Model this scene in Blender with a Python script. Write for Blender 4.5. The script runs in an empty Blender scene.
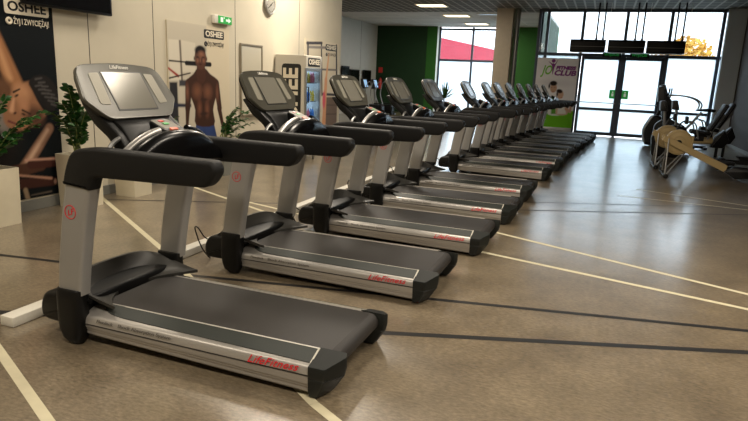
import bpy, bmesh, math, random
import numpy as np
from mathutils import Vector, Matrix
random.seed(4)
S = bpy.context.scene
COL = S.collection
PI = math.pi

# ------------------------------------------------------------------ camera
H, YAW, PITCH, ROLL, FPX = 1.684, 0.3542, 0.2200, 0.0435, 593.66
fw = Vector((-math.sin(YAW)*math.cos(PITCH), math.cos(YAW)*math.cos(PITCH), -math.sin(PITCH)))
rt = fw.cross(Vector((0, 0, 1))).normalized(); up = rt.cross(fw)
c, s = math.cos(ROLL), math.sin(ROLL)
rt, up = c*rt + s*up, c*up - s*rt
cd = bpy.data.cameras.new('camera'); cam = bpy.data.objects.new('camera', cd); COL.objects.link(cam)
cam.matrix_world = Matrix(((rt.x, up.x, -fw.x, 0), (rt.y, up.y, -fw.y, 0), (rt.z, up.z, -fw.z, H), (0, 0, 0, 1)))
cd.sensor_width = 36; cd.lens = FPX/748*36; cd.clip_start = .05; cd.clip_end = 400
S.camera = cam
def ray(px, py): return fw + rt*((px-374)/FPX) - up*((py-210.5)/FPX)
def at(px, py, axis, val):
    """measure: the point of the plane axis=val seen at a photo pixel"""
    d = ray(px, py); o = Vector((0, 0, H)); return o + d*((val-o[axis])/d[axis])

# ------------------------------------------------------------------ materials
def lin(r, g, b):
    f = lambda v: v/12.92 if v <= .04045 else ((v+.055)/1.055)**2.4
    return (f(r/255), f(g/255), f(b/255), 1)
def mat(name, rgb, rough=.5, metal=0, noise=0, scale=20, bump=0, spec=.5, emit=None, coat=0):
    m = bpy.data.materials.new(name); m.use_nodes = True
    nt = m.node_tree; b = nt.nodes['Principled BSDF']
    b.inputs['Base Color'].default_value = lin(*rgb); b.inputs['Roughness'].default_value = rough
    b.inputs['Metallic'].default_value = metal; b.inputs['Specular IOR Level'].default_value = spec
    b.inputs['Coat Weight'].default_value = coat
    if emit:
        b.inputs['Emission Color'].default_value = lin(*rgb); b.inputs['Emission Strength'].default_value = emit
    if noise or bump:
        tc = nt.nodes.new('ShaderNodeTexCoord'); n = nt.nodes.new('ShaderNodeTexNoise')
        n.inputs['Scale'].default_value = scale; n.inputs['Detail'].default_value = 4
        nt.links.new(tc.outputs['Object'], n.inputs['Vector'])
        if noise:
            r = nt.nodes.new('ShaderNodeMixRGB'); r.blend_type = 'MIX'
            k = lambda q: tuple(max(0, min(255, v*q)) for v in rgb)
            r.inputs[1].default_value = lin(*k(1-noise)); r.inputs[2].default_value = lin(*k(1+noise))
            nt.links.new(n.outputs['Fac'], r.inputs[0]); nt.links.new(r.outputs[0], b.inputs['Base Color'])
        if bump:
            bp = nt.nodes.new('ShaderNodeBump'); bp.inputs['Strength'].default_value = bump; bp.inputs['Distance'].default_value = .003
            nt.links.new(n.outputs['Fac'], bp.inputs['Height']); nt.links.new(bp.outputs['Normal'], b.inputs['Normal'])
    return m
M = {}
M['silver'] = mat('silver_paint', (160, 158, 154), .42, .4, .03, 300)
M['silver_rail'] = mat('silver_extrusion', (178, 174, 168), .36, .5, .02, 200)
M['strip'] = mat('grey_foot_strip', (50, 54, 51), .55, 0, .12, 500, .15)
M['edge'] = mat('pale_edge_line', (196, 192, 180), .5)
M['seam'] = mat('dark_seam', (60, 57, 52), .7)
M['cap'] = mat('charcoal_end_cap', (25, 28, 26), .5, 0, .1, 500, 0, .35)
M['belt'] = mat('rubber_belt', (42, 39, 37), .62, 0, .25, 160, .2)
M['black'] = mat('black_plastic', (9, 9, 9), .42, 0, .1, 400, 0, .3)
M['padded'] = mat('padded_black_foam', (14, 14, 14), .55, 0, .25, 500, .3, .3)
M['gloss'] = mat('gloss_black', (6, 6, 7), .25, spec=.35)
M['cover'] = mat('motor_cover_grey', (50, 49, 46), .45, 0, .06, 300)
M['chousing'] = mat('console_grey', (76, 74, 65), .32, .2, .04, 300)
M['bezel'] = mat('bezel_dark', (36, 36, 34), .4)
M['screen'] = mat('dark_screen', (128, 125, 114), .2, .15)
M['speaker'] = mat('speaker_panel', (140, 136, 122), .45, .2, .15, 900)
M['chrome'] = mat('brushed_steel', (186, 184, 180), .36, .85)
M['white_text'] = mat('white_lettering', (225, 222, 212), .5)
M['red_text'] = mat('red_lettering', (206, 26, 40), .45)
M['grey_text'] = mat('grey_lettering', (92, 88, 82), .5)
M['keypad'] = mat('keypad_grey', (120, 116, 104), .5)
M['red'] = mat('red_button', (200, 45, 38), .4)
M['green_btn'] = mat('green_button', (60, 165, 75), .4)
M['orange'] = mat('orange_stop', (214, 88, 40), .4)
M['white_plastic'] = mat('white_plastic', (214, 210, 198), .5, 0, .03, 60)
M['rubber'] = mat('black_rubber', (16, 16, 16), .75)
M['tan'] = mat('tan_metal', (168, 146, 100), .5, .1, .05, 80)
M['steel'] = mat('grey_steel', (150, 150, 148), .35, .7)
M['seat_black'] = mat('black_vinyl', (12, 12, 13), .5, spec=.3)
M['wall'] = mat('cream_wall', (196, 188, 168), .85, 0, .03, 3)
M['wall_grey'] = mat('pale_grey_wall', (188, 190, 186), .85, 0, .03, 3)
M['wall_dark'] = mat('brown_grey_wall', (62, 54, 48), .85, 0, .08, 6)
M['wall_column'] = mat('beige_wall', (206, 192, 170), .8, 0, .04, 8)
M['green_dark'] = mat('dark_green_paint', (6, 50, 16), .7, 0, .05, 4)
M['green'] = mat('brighter_green', (30, 92, 18), .7, 0, .04, 4)
M['base'] = mat('grey_baseboard', (112, 112, 106), .6, 0, .05, 20)
M['frame'] = mat('dark_aluminium', (64, 72, 84), .45, .4)
M['reveal'] = mat('white_reveal', (214, 222, 214), .7)
M['post'] = mat('pale_post', (190, 196, 200), .6)
M['planter'] = mat('cream_planter', (214, 204, 178), .55, 0, .03, 10)
M['planter_grey'] = mat('grey_planter', (120, 120, 112), .55, 0, .03, 10)
M['soil'] = mat('soil', (44, 34, 26), .95, 0, .3, 60, .6)
M['leaf'] = mat('glossy_leaf', (30, 66, 24), .35, 0, .3, 14)
M['leaf2'] = mat('strappy_leaf', (86, 104, 52), .45, 0, .25, 14)
M['stem'] = mat('stem_green', (110, 120, 62), .5)
M['yellow'] = mat('floor_tape_cream', (202, 194, 164), .5, 0, .06, 12)
M['blackline'] = mat('floor_tape_black', (22, 21, 21), .5, 0, .12, 12)
M['lamp'] = mat('lamp_panel', (255, 238, 200), .5, emit=3.2)
M['lampoff'] = mat('lamp_panel_dim', (170, 190, 205), .3)
M['exit'] = mat('exit_green', (30, 150, 60), .4, emit=.35)
M['exit_white'] = mat('exit_white', (225, 240, 225), .4, emit=.25)
M['logo_black'] = mat('logo_black', (18, 18, 18), .5)
M['logo_white'] = mat('logo_white', (224, 214, 192), .5)
M['whiteboard'] = mat('whiteboard_face', (186, 180, 162), .35)
M['bframe'] = mat('whiteboard_frame', (140, 130, 112), .4, .4)
M['fridge'] = mat('fridge_white', (202, 196, 182), .45)
M['fridge_in'] = mat('fridge_lit_interior', (200, 228, 255), .5, emit=8)
M['purple'] = mat('banner_purple', (126, 34, 128), .5)
M['lime'] = mat('banner_green', (112, 186, 40), .5)
M['redb'] = mat('red_cladding', (196, 52, 72), .7, 0, .05, .6)
M['ground'] = mat('outside_paving', (170, 172, 172), .9, 0, .08, 1)
M['autumn'] = mat('autumn_leaves', (206, 160, 70), .8, 0, .25, 3)
M['bark'] = mat('bark', (80, 62, 46), .9)
M['clock'] = mat('clock_face', (150, 146, 136), .4)
M['bottle_a'] = mat('drink_blue', (70, 130, 200), .3)
M['bottle_b'] = mat('drink_yellow', (220, 190, 70), .3)
M['bottle_c'] = mat('drink_pink', (220, 120, 130), .3)

def floor_mat():
    m = bpy.data.materials.new('vinyl_floor'); m.use_nodes = True; nt = m.node_tree; N = nt.nodes.new; L = nt.links.new
    b = nt.nodes['Principled BSDF']; tc = N('ShaderNodeTexCoord')
    n1 = N('ShaderNodeTexNoise'); n1.inputs['Scale'].default_value = 2.2; n1.inputs['Detail'].default_value = 6; n1.inputs['Roughness'].default_value = .65
    mp = N('ShaderNodeMapping'); mp.inputs['Scale'].default_value = (1, 2.4, 1)
    n2 = N('ShaderNodeTexNoise'); n2.inputs['Scale'].default_value = 26; n2.inputs['Detail'].default_value = 5; n2.inputs['Roughness'].default_value = .7
    L(tc.outputs['Object'], n1.inputs['Vector']); L(tc.outputs['Object'], mp.inputs['Vector']); L(mp.outputs[0], n2.inputs['Vector'])
    r1 = N('ShaderNodeValToRGB'); r1.color_ramp.elements[0].position = .3; r1.color_ramp.elements[1].position = .72
    r1.color_ramp.elements[0].color = lin(116, 103, 84); r1.color_ramp.elements[1].color = lin(152, 137, 113)
    L(n1.outputs['Fac'], r1.inputs[0])
    r2 = N('ShaderNodeValToRGB'); r2.color_ramp.elements[0].position = .28; r2.color_ramp.elements[1].position = .7
    r2.color_ramp.elements[0].color = (.42, .42, .40, 1); r2.color_ramp.elements[1].color = (1.12, 1.12, 1.12, 1)
    L(n2.outputs['Fac'], r2.inputs[0])
    mx = N('ShaderNodeMixRGB'); mx.blend_type = 'MULTIPLY'; mx.inputs[0].default_value = 1
    L(r1.outputs[0], mx.inputs[1]); L(r2.outputs[0], mx.inputs[2]); L(mx.outputs[0], b.inputs['Base Color'])
    b.inputs['Roughness'].default_value = .35; b.inputs['Coat Weight'].default_value = .85; b.inputs['Coat Roughness'].default_value = .17; b.inputs['Coat IOR'].default_value = 1.7
    bp = N('ShaderNodeBump'); bp.inputs['Strength'].default_value = .02; bp.inputs['Distance'].default_value = .002
    L(n2.outputs['Fac'], bp.inputs['Height']); L(bp.outputs[0], b.inputs['Normal'])
    return m
M['floor'] = floor_mat()
def grid_mat(name, c1, c2, w, h, mortar, rough=.8):
    m = bpy.data.materials.new(name); m.use_nodes = True; nt = m.node_tree; N = nt.nodes.new; L = nt.links.new
    b = nt.nodes['Principled BSDF']; tc = N('ShaderNodeTexCoord'); br = N('ShaderNodeTexBrick')
    br.offset = 0; br.inputs['Scale'].default_value = 1; br.inputs['Brick Width'].default_value = w; br.inputs['Row Height'].default_value = h
    br.inputs['Mortar Size'].default_value = mortar; br.inputs['Mortar Smooth'].default_value = .1
    br.inputs['Color1'].default_value = lin(*c1); br.inputs['Color2'].default_value = lin(*[v*.93 for v in c1]); br.inputs['Mortar'].default_value = lin(*c2)
    L(tc.outputs['Object'], br.inputs['Vector']); L(br.outputs['Color'], b.inputs['Base Color']); b.inputs['Roughness'].default_value = rough
    return m
M['ceil_open'] = grid_mat('open_cell_ceiling', (88, 88, 84), (160, 158, 150), .3, .6, .03)
M['ceil_tile'] = grid_mat('ceiling_tiles', (205, 203, 196), (225, 223, 216), 1.2, .6, .012)
def glass_mat(name, clear, tint):
    m = bpy.data.materials.new(name); m.use_nodes = True; nt = m.node_tree; N = nt.nodes.new; L = nt.links.new
    out = nt.nodes['Material Output']; nt.nodes.remove(nt.nodes['Principled BSDF'])
    t = N('ShaderNodeBsdfTransparent'); t.inputs[0].default_value = lin(*tint)
    g = N('ShaderNodeBsdfGlossy'); g.inputs['Roughness'].default_value = .05
    tr = N('ShaderNodeBsdfTranslucent'); tr.inputs[0].default_value = lin(*tint)
    m1 = N('ShaderNodeMixShader'); m1.inputs[0].default_value = clear; L(tr.outputs[0], m1.inputs[1]); L(t.outputs[0], m1.inputs[2])
    m2 = N('ShaderNodeMixShader'); m2.inputs[0].default_value = .05; L(m1.outputs[0], m2.inputs[1]); L(g.outputs[0], m2.inputs[2])
    L(m2.outputs[0], out.inputs[0]); return m
M['glass'] = glass_mat('clear_glass', 1, (240, 248, 250))
M['frost'] = glass_mat('frosted_glass', .03, (214, 224, 230))
M['solar'] = glass_mat('tinted_glass', 1, (204, 209, 212))
M['fglass'] = glass_mat('fridge_glass', 1, (225, 235, 245))
def print_mat():
    m = bpy.data.materials.new('printed_poster'); m.use_nodes = True; nt = m.node_tree
    a = nt.nodes.new('ShaderNodeVertexColor'); a.layer_name = 'print'
    nt.links.new(a.outputs[0], nt.nodes['Principled BSDF'].inputs['Base Color']); nt.nodes['Principled BSDF'].inputs['Roughness'].default_value = .6; nt.nodes['Principled BSDF'].inputs['Specular IOR Level'].default_value = .15
    return m
M['print'] = print_mat()

# ------------------------------------------------------------------ mesh helpers
class MB:
    def __init__(s): s.v = []; s.f = []; s.m = []
    def add(s, vs, fs, mi=0):
        o = len(s.v); s.v += [tuple(v) for v in vs]; s.f += [tuple(i+o for i in f) for f in fs]; s.m += [mi]*len(fs); return s
    def bm(s, b, mi=0):
        b.verts.index_update(); s.add([v.co[:] for v in b.verts], [[v.index for v in f.verts] for f in b.faces], mi); b.free(); return s
    def box(s, a, b, bev=0, seg=2, mi=0):
        m = bmesh.new(); bmesh.ops.create_cube(m, size=1)
        for v in m.verts: v.co = Vector([(a[i]+b[i])/2 + v.co[i]*(b[i]-a[i]) for i in range(3)])
        if bev: bmesh.ops.bevel(m, geom=m.edges[:], offset=bev, segments=seg, affect='EDGES', profile=.5)
        return s.bm(m, mi)
    def prism(s, pts, axis, a, b, bev=0, seg=2, mi=0):
        """closed 2D outline extruded along an axis (0: pts=(y,z), 1: pts=(x,z), 2: pts=(x,y))"""
        def P(p, t): return ((t, p[0], p[1]), (p[0], t, p[1]), (p[0], p[1], t))[axis]
        m = bmesh.new(); A = [m.verts.new(P(p, a)) for p in pts]; B = [m.verts.new(P(p, b)) for p in pts]; n = len(pts)
        fa = m.faces.new(A); fb = m.faces.new(B[::-1])
        for i in range(n): m.faces.new((A[i], B[i], B[(i+1) % n], A[(i+1) % n]))
        bmesh.ops.recalc_face_normals(m, faces=m.faces[:])
        if bev:
            ed = [e for e in m.edges if (fa in e.link_faces) or (fb in e.link_faces)]
            bmesh.ops.bevel(m, geom=ed, offset=bev, segments=seg, affect='EDGES', profile=.5)
        return s.bm(m, mi)
    def loft(s, rings, mi=0, cap=True):
        n = len(rings[0]); vs = [p for r in rings for p in r]; fs = []
        for k in range(len(rings)-1):
            for i in range(n):
                j = (i+1) % n; fs.append((k*n+i, k*n+j, (k+1)*n+j, (k+1)*n+i))
        if cap: fs += [tuple(range(n))[::-1], tuple((len(rings)-1)*n+i for i in range(n))]
        return s.add(vs, fs, mi)
    def tube(s, path, r, seg=10, mi=0, smooth=0, sy=1):
        p = [Vector(q) for q in path]
        if smooth: p = catmull(p, smooth)
        rr = r if isinstance(r, (list, tuple)) else [r]*len(p)
        if len(rr) != len(p): rr = [rr[0]+(rr[-1]-rr[0])*i/(len(p)-1) for i in range(len(p))]
        rings = []; ref = None
        for i, q in enumerate(p):
            t = (p[min(i+1, len(p)-1)]-p[max(i-1, 0)]).normalized()
            if ref is None:
                ref = Vector((0, 0, 1)) if abs(t.z) < .9 else Vector((0, 1, 0))
            u = (ref - t*ref.dot(t)).normalized(); w = t.cross(u); ref = u
            rings.append([q + (u*math.cos(2*PI*k/seg) + w*math.sin(2*PI*k/seg)*sy)*rr[i] for k in range(seg)])
        return s.loft(rings, mi)
    def disc(s, c, r, axis, th, seg=32, mi=0, bev=0):
        pts = [(math.cos(2*PI*k/seg)*r, math.sin(2*PI*k/seg)*r) for k in range(seg)]
        i = [k for k in range(3) if k != axis]
        return s.prism([(c[i[0]]+p[0], c[i[1]]+p[1]) for p in pts], axis, c[axis]-th/2, c[axis]+th/2, bev, 2, mi)
    def ring(s, c, r, rt_, axis, seg=32, mi=0):
        ax = [k for k in range(3) if k != axis]; path = []
        for k in range(seg+1):
            q = [0, 0, 0]; q[ax[0]] = c[ax[0]]+r*math.cos(2*PI*k/seg); q[ax[1]] = c[ax[1]]+r*math.sin(2*PI*k/seg); q[axis] = c[axis]; path.append(q)
        return s.tube(path, rt_, 8, mi)
    def xf(s, Mx):
        s.v = [tuple(Mx @ Vector(v)) for v in s.v]; return s
    def build(s, name, mats, parent=None, angle=35):
        if not isinstance(mats, (list, tuple)): mats = [mats]
        me = bpy.data.meshes.new(name); me.from_pydata(s.v, [], s.f)
        for m in mats: me.materials.append(m)
        me.polygons.foreach_set('material_index', s.m)
        b = bmesh.new(); b.from_mesh(me); bmesh.ops.recalc_face_normals(b, faces=b.faces[:]); b.to_mesh(me); b.free()
        me.polygons.foreach_set('use_smooth', [True]*len(me.polygons)); me.set_sharp_from_angle(angle=math.radians(angle)); me.update()
        o = bpy.data.objects.new(name, me); COL.objects.link(o)
        if parent: o.parent = parent
        return o
def catmull(p, n):
    out = []
    for i in range(len(p)-1):
        a, b, c_, d = p[max(i-1, 0)], p[i], p[i+1], p[min(i+2, len(p)-1)]
        for k in range(n):
            t = k/n; out.append(.5*((2*b)+(c_-a)*t+(2*a-5*b+4*c_-d)*t*t+(3*b-a-3*c_+d)*t**3))
    return out+[p[-1]]
def smooth2(p, n=4):
    q = [Vector((a[0], a[1], 0)) for a in p]; m = len(q); out = []
    for i in range(m):
        a, b, c_, d = q[i-1], q[i], q[(i+1) % m], q[(i+2) % m]
        for k in range(n):
            t = k/n; v = .5*((2*b)+(c_-a)*t+(2*a-5*b+4*c_-d)*t*t+(3*b-a-3*c_+d)*t**3); out.append((v.x, v.y))
    return out
def round2(p, r, n=4):
    """outline with every corner rounded (r: radius, or one per corner)"""
    out = []; m = len(p)
    for i in range(m):
        a, b, c_ = Vector(p[i-1]), Vector(p[i]), Vector(p[(i+1) % m]); rr = r[i] if isinstance(r, (list, tuple)) else r
        if rr <= 0: out.append(tuple(b)); continue
        d1 = (a-b); d2 = (c_-b); k1 = min(rr, d1.length*.48); k2 = min(rr, d2.length*.48)
        s0 = b+d1.normalized()*k1; s1 = b+d2.normalized()*k2
        for k in range(n+1):
            t = k/n; v = s0*(1-t)**2+b*2*t*(1-t)+s1*t*t; out.append((v.x, v.y))
    return out
def rrect(w, h, r, n=4): return round2([(-w/2, -h/2), (w/2, -h/2), (w/2, h/2), (-w/2, h/2)], r, n)
def text(body, size, bold=0, shear=0, extr=.0008, spacing=1, align='CENTER'):
    """lettering as vertices and faces in its own xy plane"""
    cu = bpy.data.curves.new('t', 'FONT'); cu.body = body; cu.size = size; cu.offset = bold; cu.shear = shear; cu.extrude = extr
    cu.space_character = spacing; cu.align_x = align; cu.align_y = 'CENTER'; cu.resolution_u = 3
    o = bpy.data.objects.new('t', cu); COL.objects.link(o); bpy.context.view_layer.update()
    me = bpy.data.meshes.new_from_object(o.evaluated_get(bpy.context.evaluated_depsgraph_get()))
    vs = [v.co[:] for v in me.vertices]; fs = [tuple(p.vertices) for p in me.polygons]
    bpy.data.objects.remove(o); bpy.data.curves.remove(cu); bpy.data.meshes.remove(me); return vs, fs
def frame(o, x, y):
    x = Vector(x).normalized(); y = Vector(y).normalized(); z = x.cross(y)
    return Matrix(((x.x, y.x, z.x, o[0]), (x.y, y.y, z.y, o[1]), (x.z, y.z, z.z, o[2]), (0, 0, 0, 1)))
def lettering(mb, body, size, o, x, y, width=None, mi=0, **k):
    vs, fs = text(body, size, **k); xs = [v[0] for v in vs]
    if width:
        q = width/(max(xs)-min(xs)); vs = [(v[0]*q, v[1], v[2]) for v in vs]
    Mx = frame(o, x, y); mb.add([Mx @ Vector(v) for v in vs], fs, mi); return mb

def empty(name, loc, rz=0):
    o = bpy.data.objects.new(name, None); COL.objects.link(o); o.location = loc; o.rotation_euler = (0, 0, rz); o.empty_display_size = .1; return o
def tag(o, label, cat, group=None):
    o['label'] = label; o['category'] = cat
    if group: o['group'] = group
    return o
def struct(o): o['kind'] = 'structure'; return o
def copy_tree(o, parent=None):
    q = o.copy(); COL.objects.link(q)
    if parent: q.parent = parent
    for ch in list(o.children): copy_tree(ch, q)
    return q

# ------------------------------------------------------------------ room
CZ = 4.3; WX = -6.09; DY = 22.73; RX = 3.95
mb = MB()
def quad(mb, pts, mi=0): mb.add(pts, [tuple(range(len(pts)))], mi)
mb.box((-12.4, -4.3, -.2), (RX+.1, 31.2, 0))
def fline(p, q, w, mi, z=.0012):
    p = Vector((p[0], p[1], 0)); q = Vector((q[0], q[1], 0)); d = (q-p).normalized(); n = Vector((-d.y, d.x, 0))*w/2
    quad(mb, [(p-n)+Vector((0, 0, z)), (q-n)+Vector((0, 0, z)), (q+n)+Vector((0, 0, z)), (p+n)+Vector((0, 0, z))], mi)
def F2(px, py): return at(px, py, 2, 0).xy
def ext(a, b, ka=0, kb=0):
    d = (b-a).normalized(); return a-d*ka, b+d*kb
# black lines
a, b = ext(F2(395, 333.5), F2(748, 352.5), 3.2, 1.5); fline(a, b, .062, 2)
a, b = ext(F2(440, 300), F2(748, 331), 0, 1.5); fline(F2(0, 254.5)-Vector((1.2, .2)), F2(95, 266), .05, 2); fline(F2(95, 266), a, .05, 2); fline(a, b, .055, 2)
a, b = ext(F2(515, 210), F2(748, 215), 1.2, 1.2); fline(a, b, .04, 2)
a, b = ext(F2(560, 203), F2(748, 208), .5, .3); fline(a, b, .03, 2)
a, b = ext(F2(100, 199.5), F2(215, 202), .2, 2.6); fline(a, b, .04, 2)
# cream lines
Z = .0018
a, b = ext(F2(500, 233.5), F2(748, 294.5), 2.2, 1.2); fline(a, b, .055, 1, Z)
a, b = ext(F2(500, 256), F2(748, 309.5), 1.6, 1.2); fline(a, b, .055, 1, Z)
a, b = ext(F2(0, 352), F2(48, 421), .9, .9); fline(a, b, .055, 1, Z)
fline(F2(101, 197), F2(163, 250), .055, 1, Z); fline(F2(163, 250), F2(314, 404), .055, 1, Z); fline(F2(314, 404), F2(337, 421)+Vector((.5, -.3)), .055, 1, Z)
a, b = ext(F2(202, 190), F2(222, 197), .6, 1.6); fline(a, b, .05, 1, Z)
a, b = ext(F2(252, 203), F2(282, 210), .5, .7); fline(a, b, .05, 1, Z)
a, b = ext(F2(648, 191), F2(748, 206), .2, .5); fline(a, b, .045, 1, Z)
a, b = ext(F2(640, 198), F2(748, 210), .3, .5); fline(a, b, .04, 1, Z)
struct(mb.build('floor', [M['floor'], M['yellow'], M['blackline']]))

def wall(name, a, b, m): return struct(MB().box(a, b).build(name, m))
wall('wall_left', (WX-.31, -4, 0), (WX, 13.65, CZ), M['wall'])
wall('wall_back', (WX, -4.2, 0), (RX, -4, CZ), M['wall'])
wall('wall_right', (RX, -4.2, 0), (RX+.2, DY+.1, CZ), M['wall_dark'])
wall('wall_alcove_near', (-11.45, 13.45, 0), (WX-.31, 13.65, CZ), M['wall_grey'])
wall('wall_alcove_left', (-11.45, 13.65, 0), (-11.25, 30, CZ), M['wall_grey'])
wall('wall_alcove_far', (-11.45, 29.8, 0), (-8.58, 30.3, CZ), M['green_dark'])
wall('wall_alcove_lit', (-8.58, 29.8, 0), (-8.06, 30.3, CZ), M['green'])  # part of the same green wall, its lit tone put into the colour
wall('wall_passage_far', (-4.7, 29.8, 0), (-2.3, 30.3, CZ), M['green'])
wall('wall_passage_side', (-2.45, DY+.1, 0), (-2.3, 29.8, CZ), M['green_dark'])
wall('wall_column', (-3.92, 22.47, 0), (-3.34, 23.1, CZ), M['wall_column'])
struct(MB().box((-12.4, -4.3, CZ), (RX+.2, DY+.12, CZ+.1)).build('ceiling', M['ceil_open']))
struct(MB().box((-12.4, DY+.12, CZ), (-2.3, 23.7, CZ+.1)).build('ceiling', M['ceil_open']))
struct(MB().box((-12.4, 23.7, CZ), (-2.3, 30.3, CZ+.1)).build('ceiling', M['ceil_tile']))
mb = MB(); mb.box((WX, -4, 0), (WX+.014, 13.65, .125), .003, 1); struct(mb.build('baseboard_left', M['base']))
struct(MB().box((RX-.014, -4, 0), (RX, DY-.1, .1), .003, 1).build('baseboard_right', M['base']))
for k, y in enumerate((3.6, 5.93, 7.1, 9.15, 11.5)):
    struct(MB().box((WX-.002, y-.006, .125), (WX+.0015, y+.006, CZ)).build('trim_%d' % (k+1), M['seam']))
for k, y in enumerate((16.5, 19.5, 22.5, 25.2, 27.6)):
    struct(MB().box((-11.252, y-.012, .0), (-11.248, y+.012, CZ)).build('trim_%d' % (k+10), M['seam']))
struct(MB().tube([(-3.2, 22.75, 0), (-3.2, 22.75, CZ)], .085, 20).build('trim_20', M['steel']))

# window at the far end of the alcove
def framed(name, x0, x1, z0, z1, y, vs, hs, t=.07, d=.1):
    m_ = MB()
    for x in vs: m_.box((x-t/2, y-d/2, z0), (x+t/2, y+d/2, z1), .008, 1)
    for z in hs: m_.box((x0, y-d/2+.003, z-t/2), (x1, y+d/2-.003, z+t/2), .008, 1)
    return struct(m_.build(name, M['frame']))
w1 = framed('window_1', -8.06, -4.7, 0, CZ, 30.15, (-8.0, -6.33, -4.75), (.05, 2.7, 4.2), .1)
def pane(name, a, b, m, parent):
    return MB().box(a, b).build(name, m, parent)
pane('glass_pane', (-8.0, 30.145, 2.73), (-4.74, 30.155, 4.18), M['solar'], w1)
pane('frosted_pane', (-8.0, 30.145, .08), (-4.74, 30.155, 2.67), M['frost'], w1)
struct(MB().box((-8.06, 29.79, 0), (-8.04, 30.1, CZ)).build('trim_21', M['reveal']))

# entrance: glazed wall with a double door
T = 2.78
w2 = framed('window_2', -2.45, RX, 0, CZ, DY, (-2.41, -2.12, -.93, .47, 1.84, 3.36, RX-.03), (T, 4.26), .1, .14)
m_ = MB()
m_.box((-2.4, DY-.06, .0), (-.93, DY+.06, .1), .008, 1); m_.box((1.84, DY-.06, 0), (RX, DY+.06, .12), .008, 1)
m_.box((1.84, DY-.05, .9), (3.36, DY+.05, .98), .008, 1)
m_.build('bottom_rail', M['frame'], w2)
for x0, x1 in ((-2.37, -2.16), (-2.08, -.98), (-.88, .42), (.52, 1.79), (1.89, 3.31), (3.41, RX-.05)):
    pane('glass_pane', (x0-.03, DY-.005, T+.03), (x1+.03, DY+.005, 4.23), M['solar'], w2)
for x0, x1 in ((-2.4, -.95), (1.86, 3.34), (3.4, RX-.05)):
    pane('frosted_pane', (x0-.03, DY-.005, .05), (x1+.03, DY+.005, T-.03), M['frost'], w2)
for k, (x0, x1) in enumerate(((-.87, .455), (.485, 1.79))):
    d = empty('door_%d' % (k+1), ((x0+x1)/2, DY, 0)); struct(d); ox = (x0+x1)/2
    f = MB(); hw = (x1-x0)/2
    for sx in (-1, 1): f.box((sx*(hw-.05)-.05, -.035, .02), (sx*(hw-.05)+.05, .035, T-.05), .008, 1)
    for z0, z1 in ((.02, .14), (.89, .98), (T-.15, T-.05)): f.box((-hw+.1, -.03, z0), (hw-.1, .03, z1), .006, 1)
    f.build('door_frame', M['frame'], d)
    MB().box((-hw+.09, -.004, .12), (hw-.09, .004, T-.13)).build('frosted_pane', M['frost'], d)
    MB().tube([(-hw+.05, -.09, 1.16), (hw-.05, -.09, 1.16)], .016, 10).tube([(-hw+.06, -.09, 1.16), (-hw+.06, -.03, 1.16)], .012, 8).tube([(hw-.06, -.09, 1.16), (hw-.06, -.03, 1.16)], .012, 8).build('push_bar', M['steel'], d)
    sx = (hw-.17) if k == 0 else (-hw+.2)
    g = MB().box((sx-.11, -.02, 1.32), (sx+.11, -.006, 1.62), .004, 1).build('push_sign', M['exit'], d)
    q = MB(); q.box((sx-.035, -.0225, 1.4), (sx+.035, -.0205, 1.5)); q.disc((sx+.0, -.0215, 1.54), .025, 1, .002, 12); q.build('sign_figure', M['exit_white'], g)
struct(MB().box((3.42, DY-.35, 0), (RX-.005, DY-.12, CZ), .01, 1).build('trim_22', M['post']))

# ------------------------------------------------------------------ outside
struct(MB().box((-90, 31.3, -.25), (90, 140, -.15)).build('ground_outside', M['ground']))
struct(MB().box((-2.29, DY+.2, -.25), (90, 31.4, -.15)).build('ground_outside', M['ground']))
A = at(441, 37.5, 1, 46); B = at(494, 50.3, 1, 61)
dv = (B-A); dv.z = 0; nrm = Vector((-dv.y, dv.x, 0)).normalized()
P0 = A-dv*.6; P1 = B+dv*.5; hz = A.z
rb = empty('industrial_building', (P0.x, P0.y, -.15)); tag(rb, 'long red clad building seen outside through the alcove window', 'building')
def rel(p, z): return (p.x-P0.x, p.y-P0.y, z+.15)
bk = nrm*12
bb = MB(); bb.loft([[rel(p, z) for p in (P0, P1, P1+bk, P0+bk)] for z in (-.15, 2.9)], 1); bb.loft([[rel(p, z) for p in (P0, P1, P1+bk, P0+bk)] for z in (2.9, hz)], 0)
bb.build('wall', [M['redb'], M['base']], rb)
tr = empty('autumn_tree', (6.2, 62, -.15)); tag(tr, 'yellow autumn tree outside above the entrance door', 'tree')
fb = MB()
for k in range(900):
    a1 = random.uniform(0, 2*PI); zz = random.uniform(-1, 1); r_ = (random.random()**.4)
    q = Vector((math.cos(a1)*math.sqrt(1-zz*zz)*2.6, math.sin(a1)*math.sqrt(1-zz*zz)*2.6, zz*1.9))*r_+Vector((0, 0, 4.8))
    d1 = Vector((random.gauss(0, 1), random.gauss(0, 1), random.gauss(0, 1))).normalized()*.24; d2 = Vector((random.gauss(0, 1), random.gauss(0, 1), random.gauss(0, 1))).normalized()*.24
    fb.add([q-d1, q-d2, q+d1, q+d2], [(0, 1, 2, 3)])
fb.build('crown', M['autumn'], tr)
MB().tube([(0, 0, 0), (.1, 0, 2), (0, .1, 4.8)], [.25, .08], 10).build('trunk', M['bark'], tr)

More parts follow.
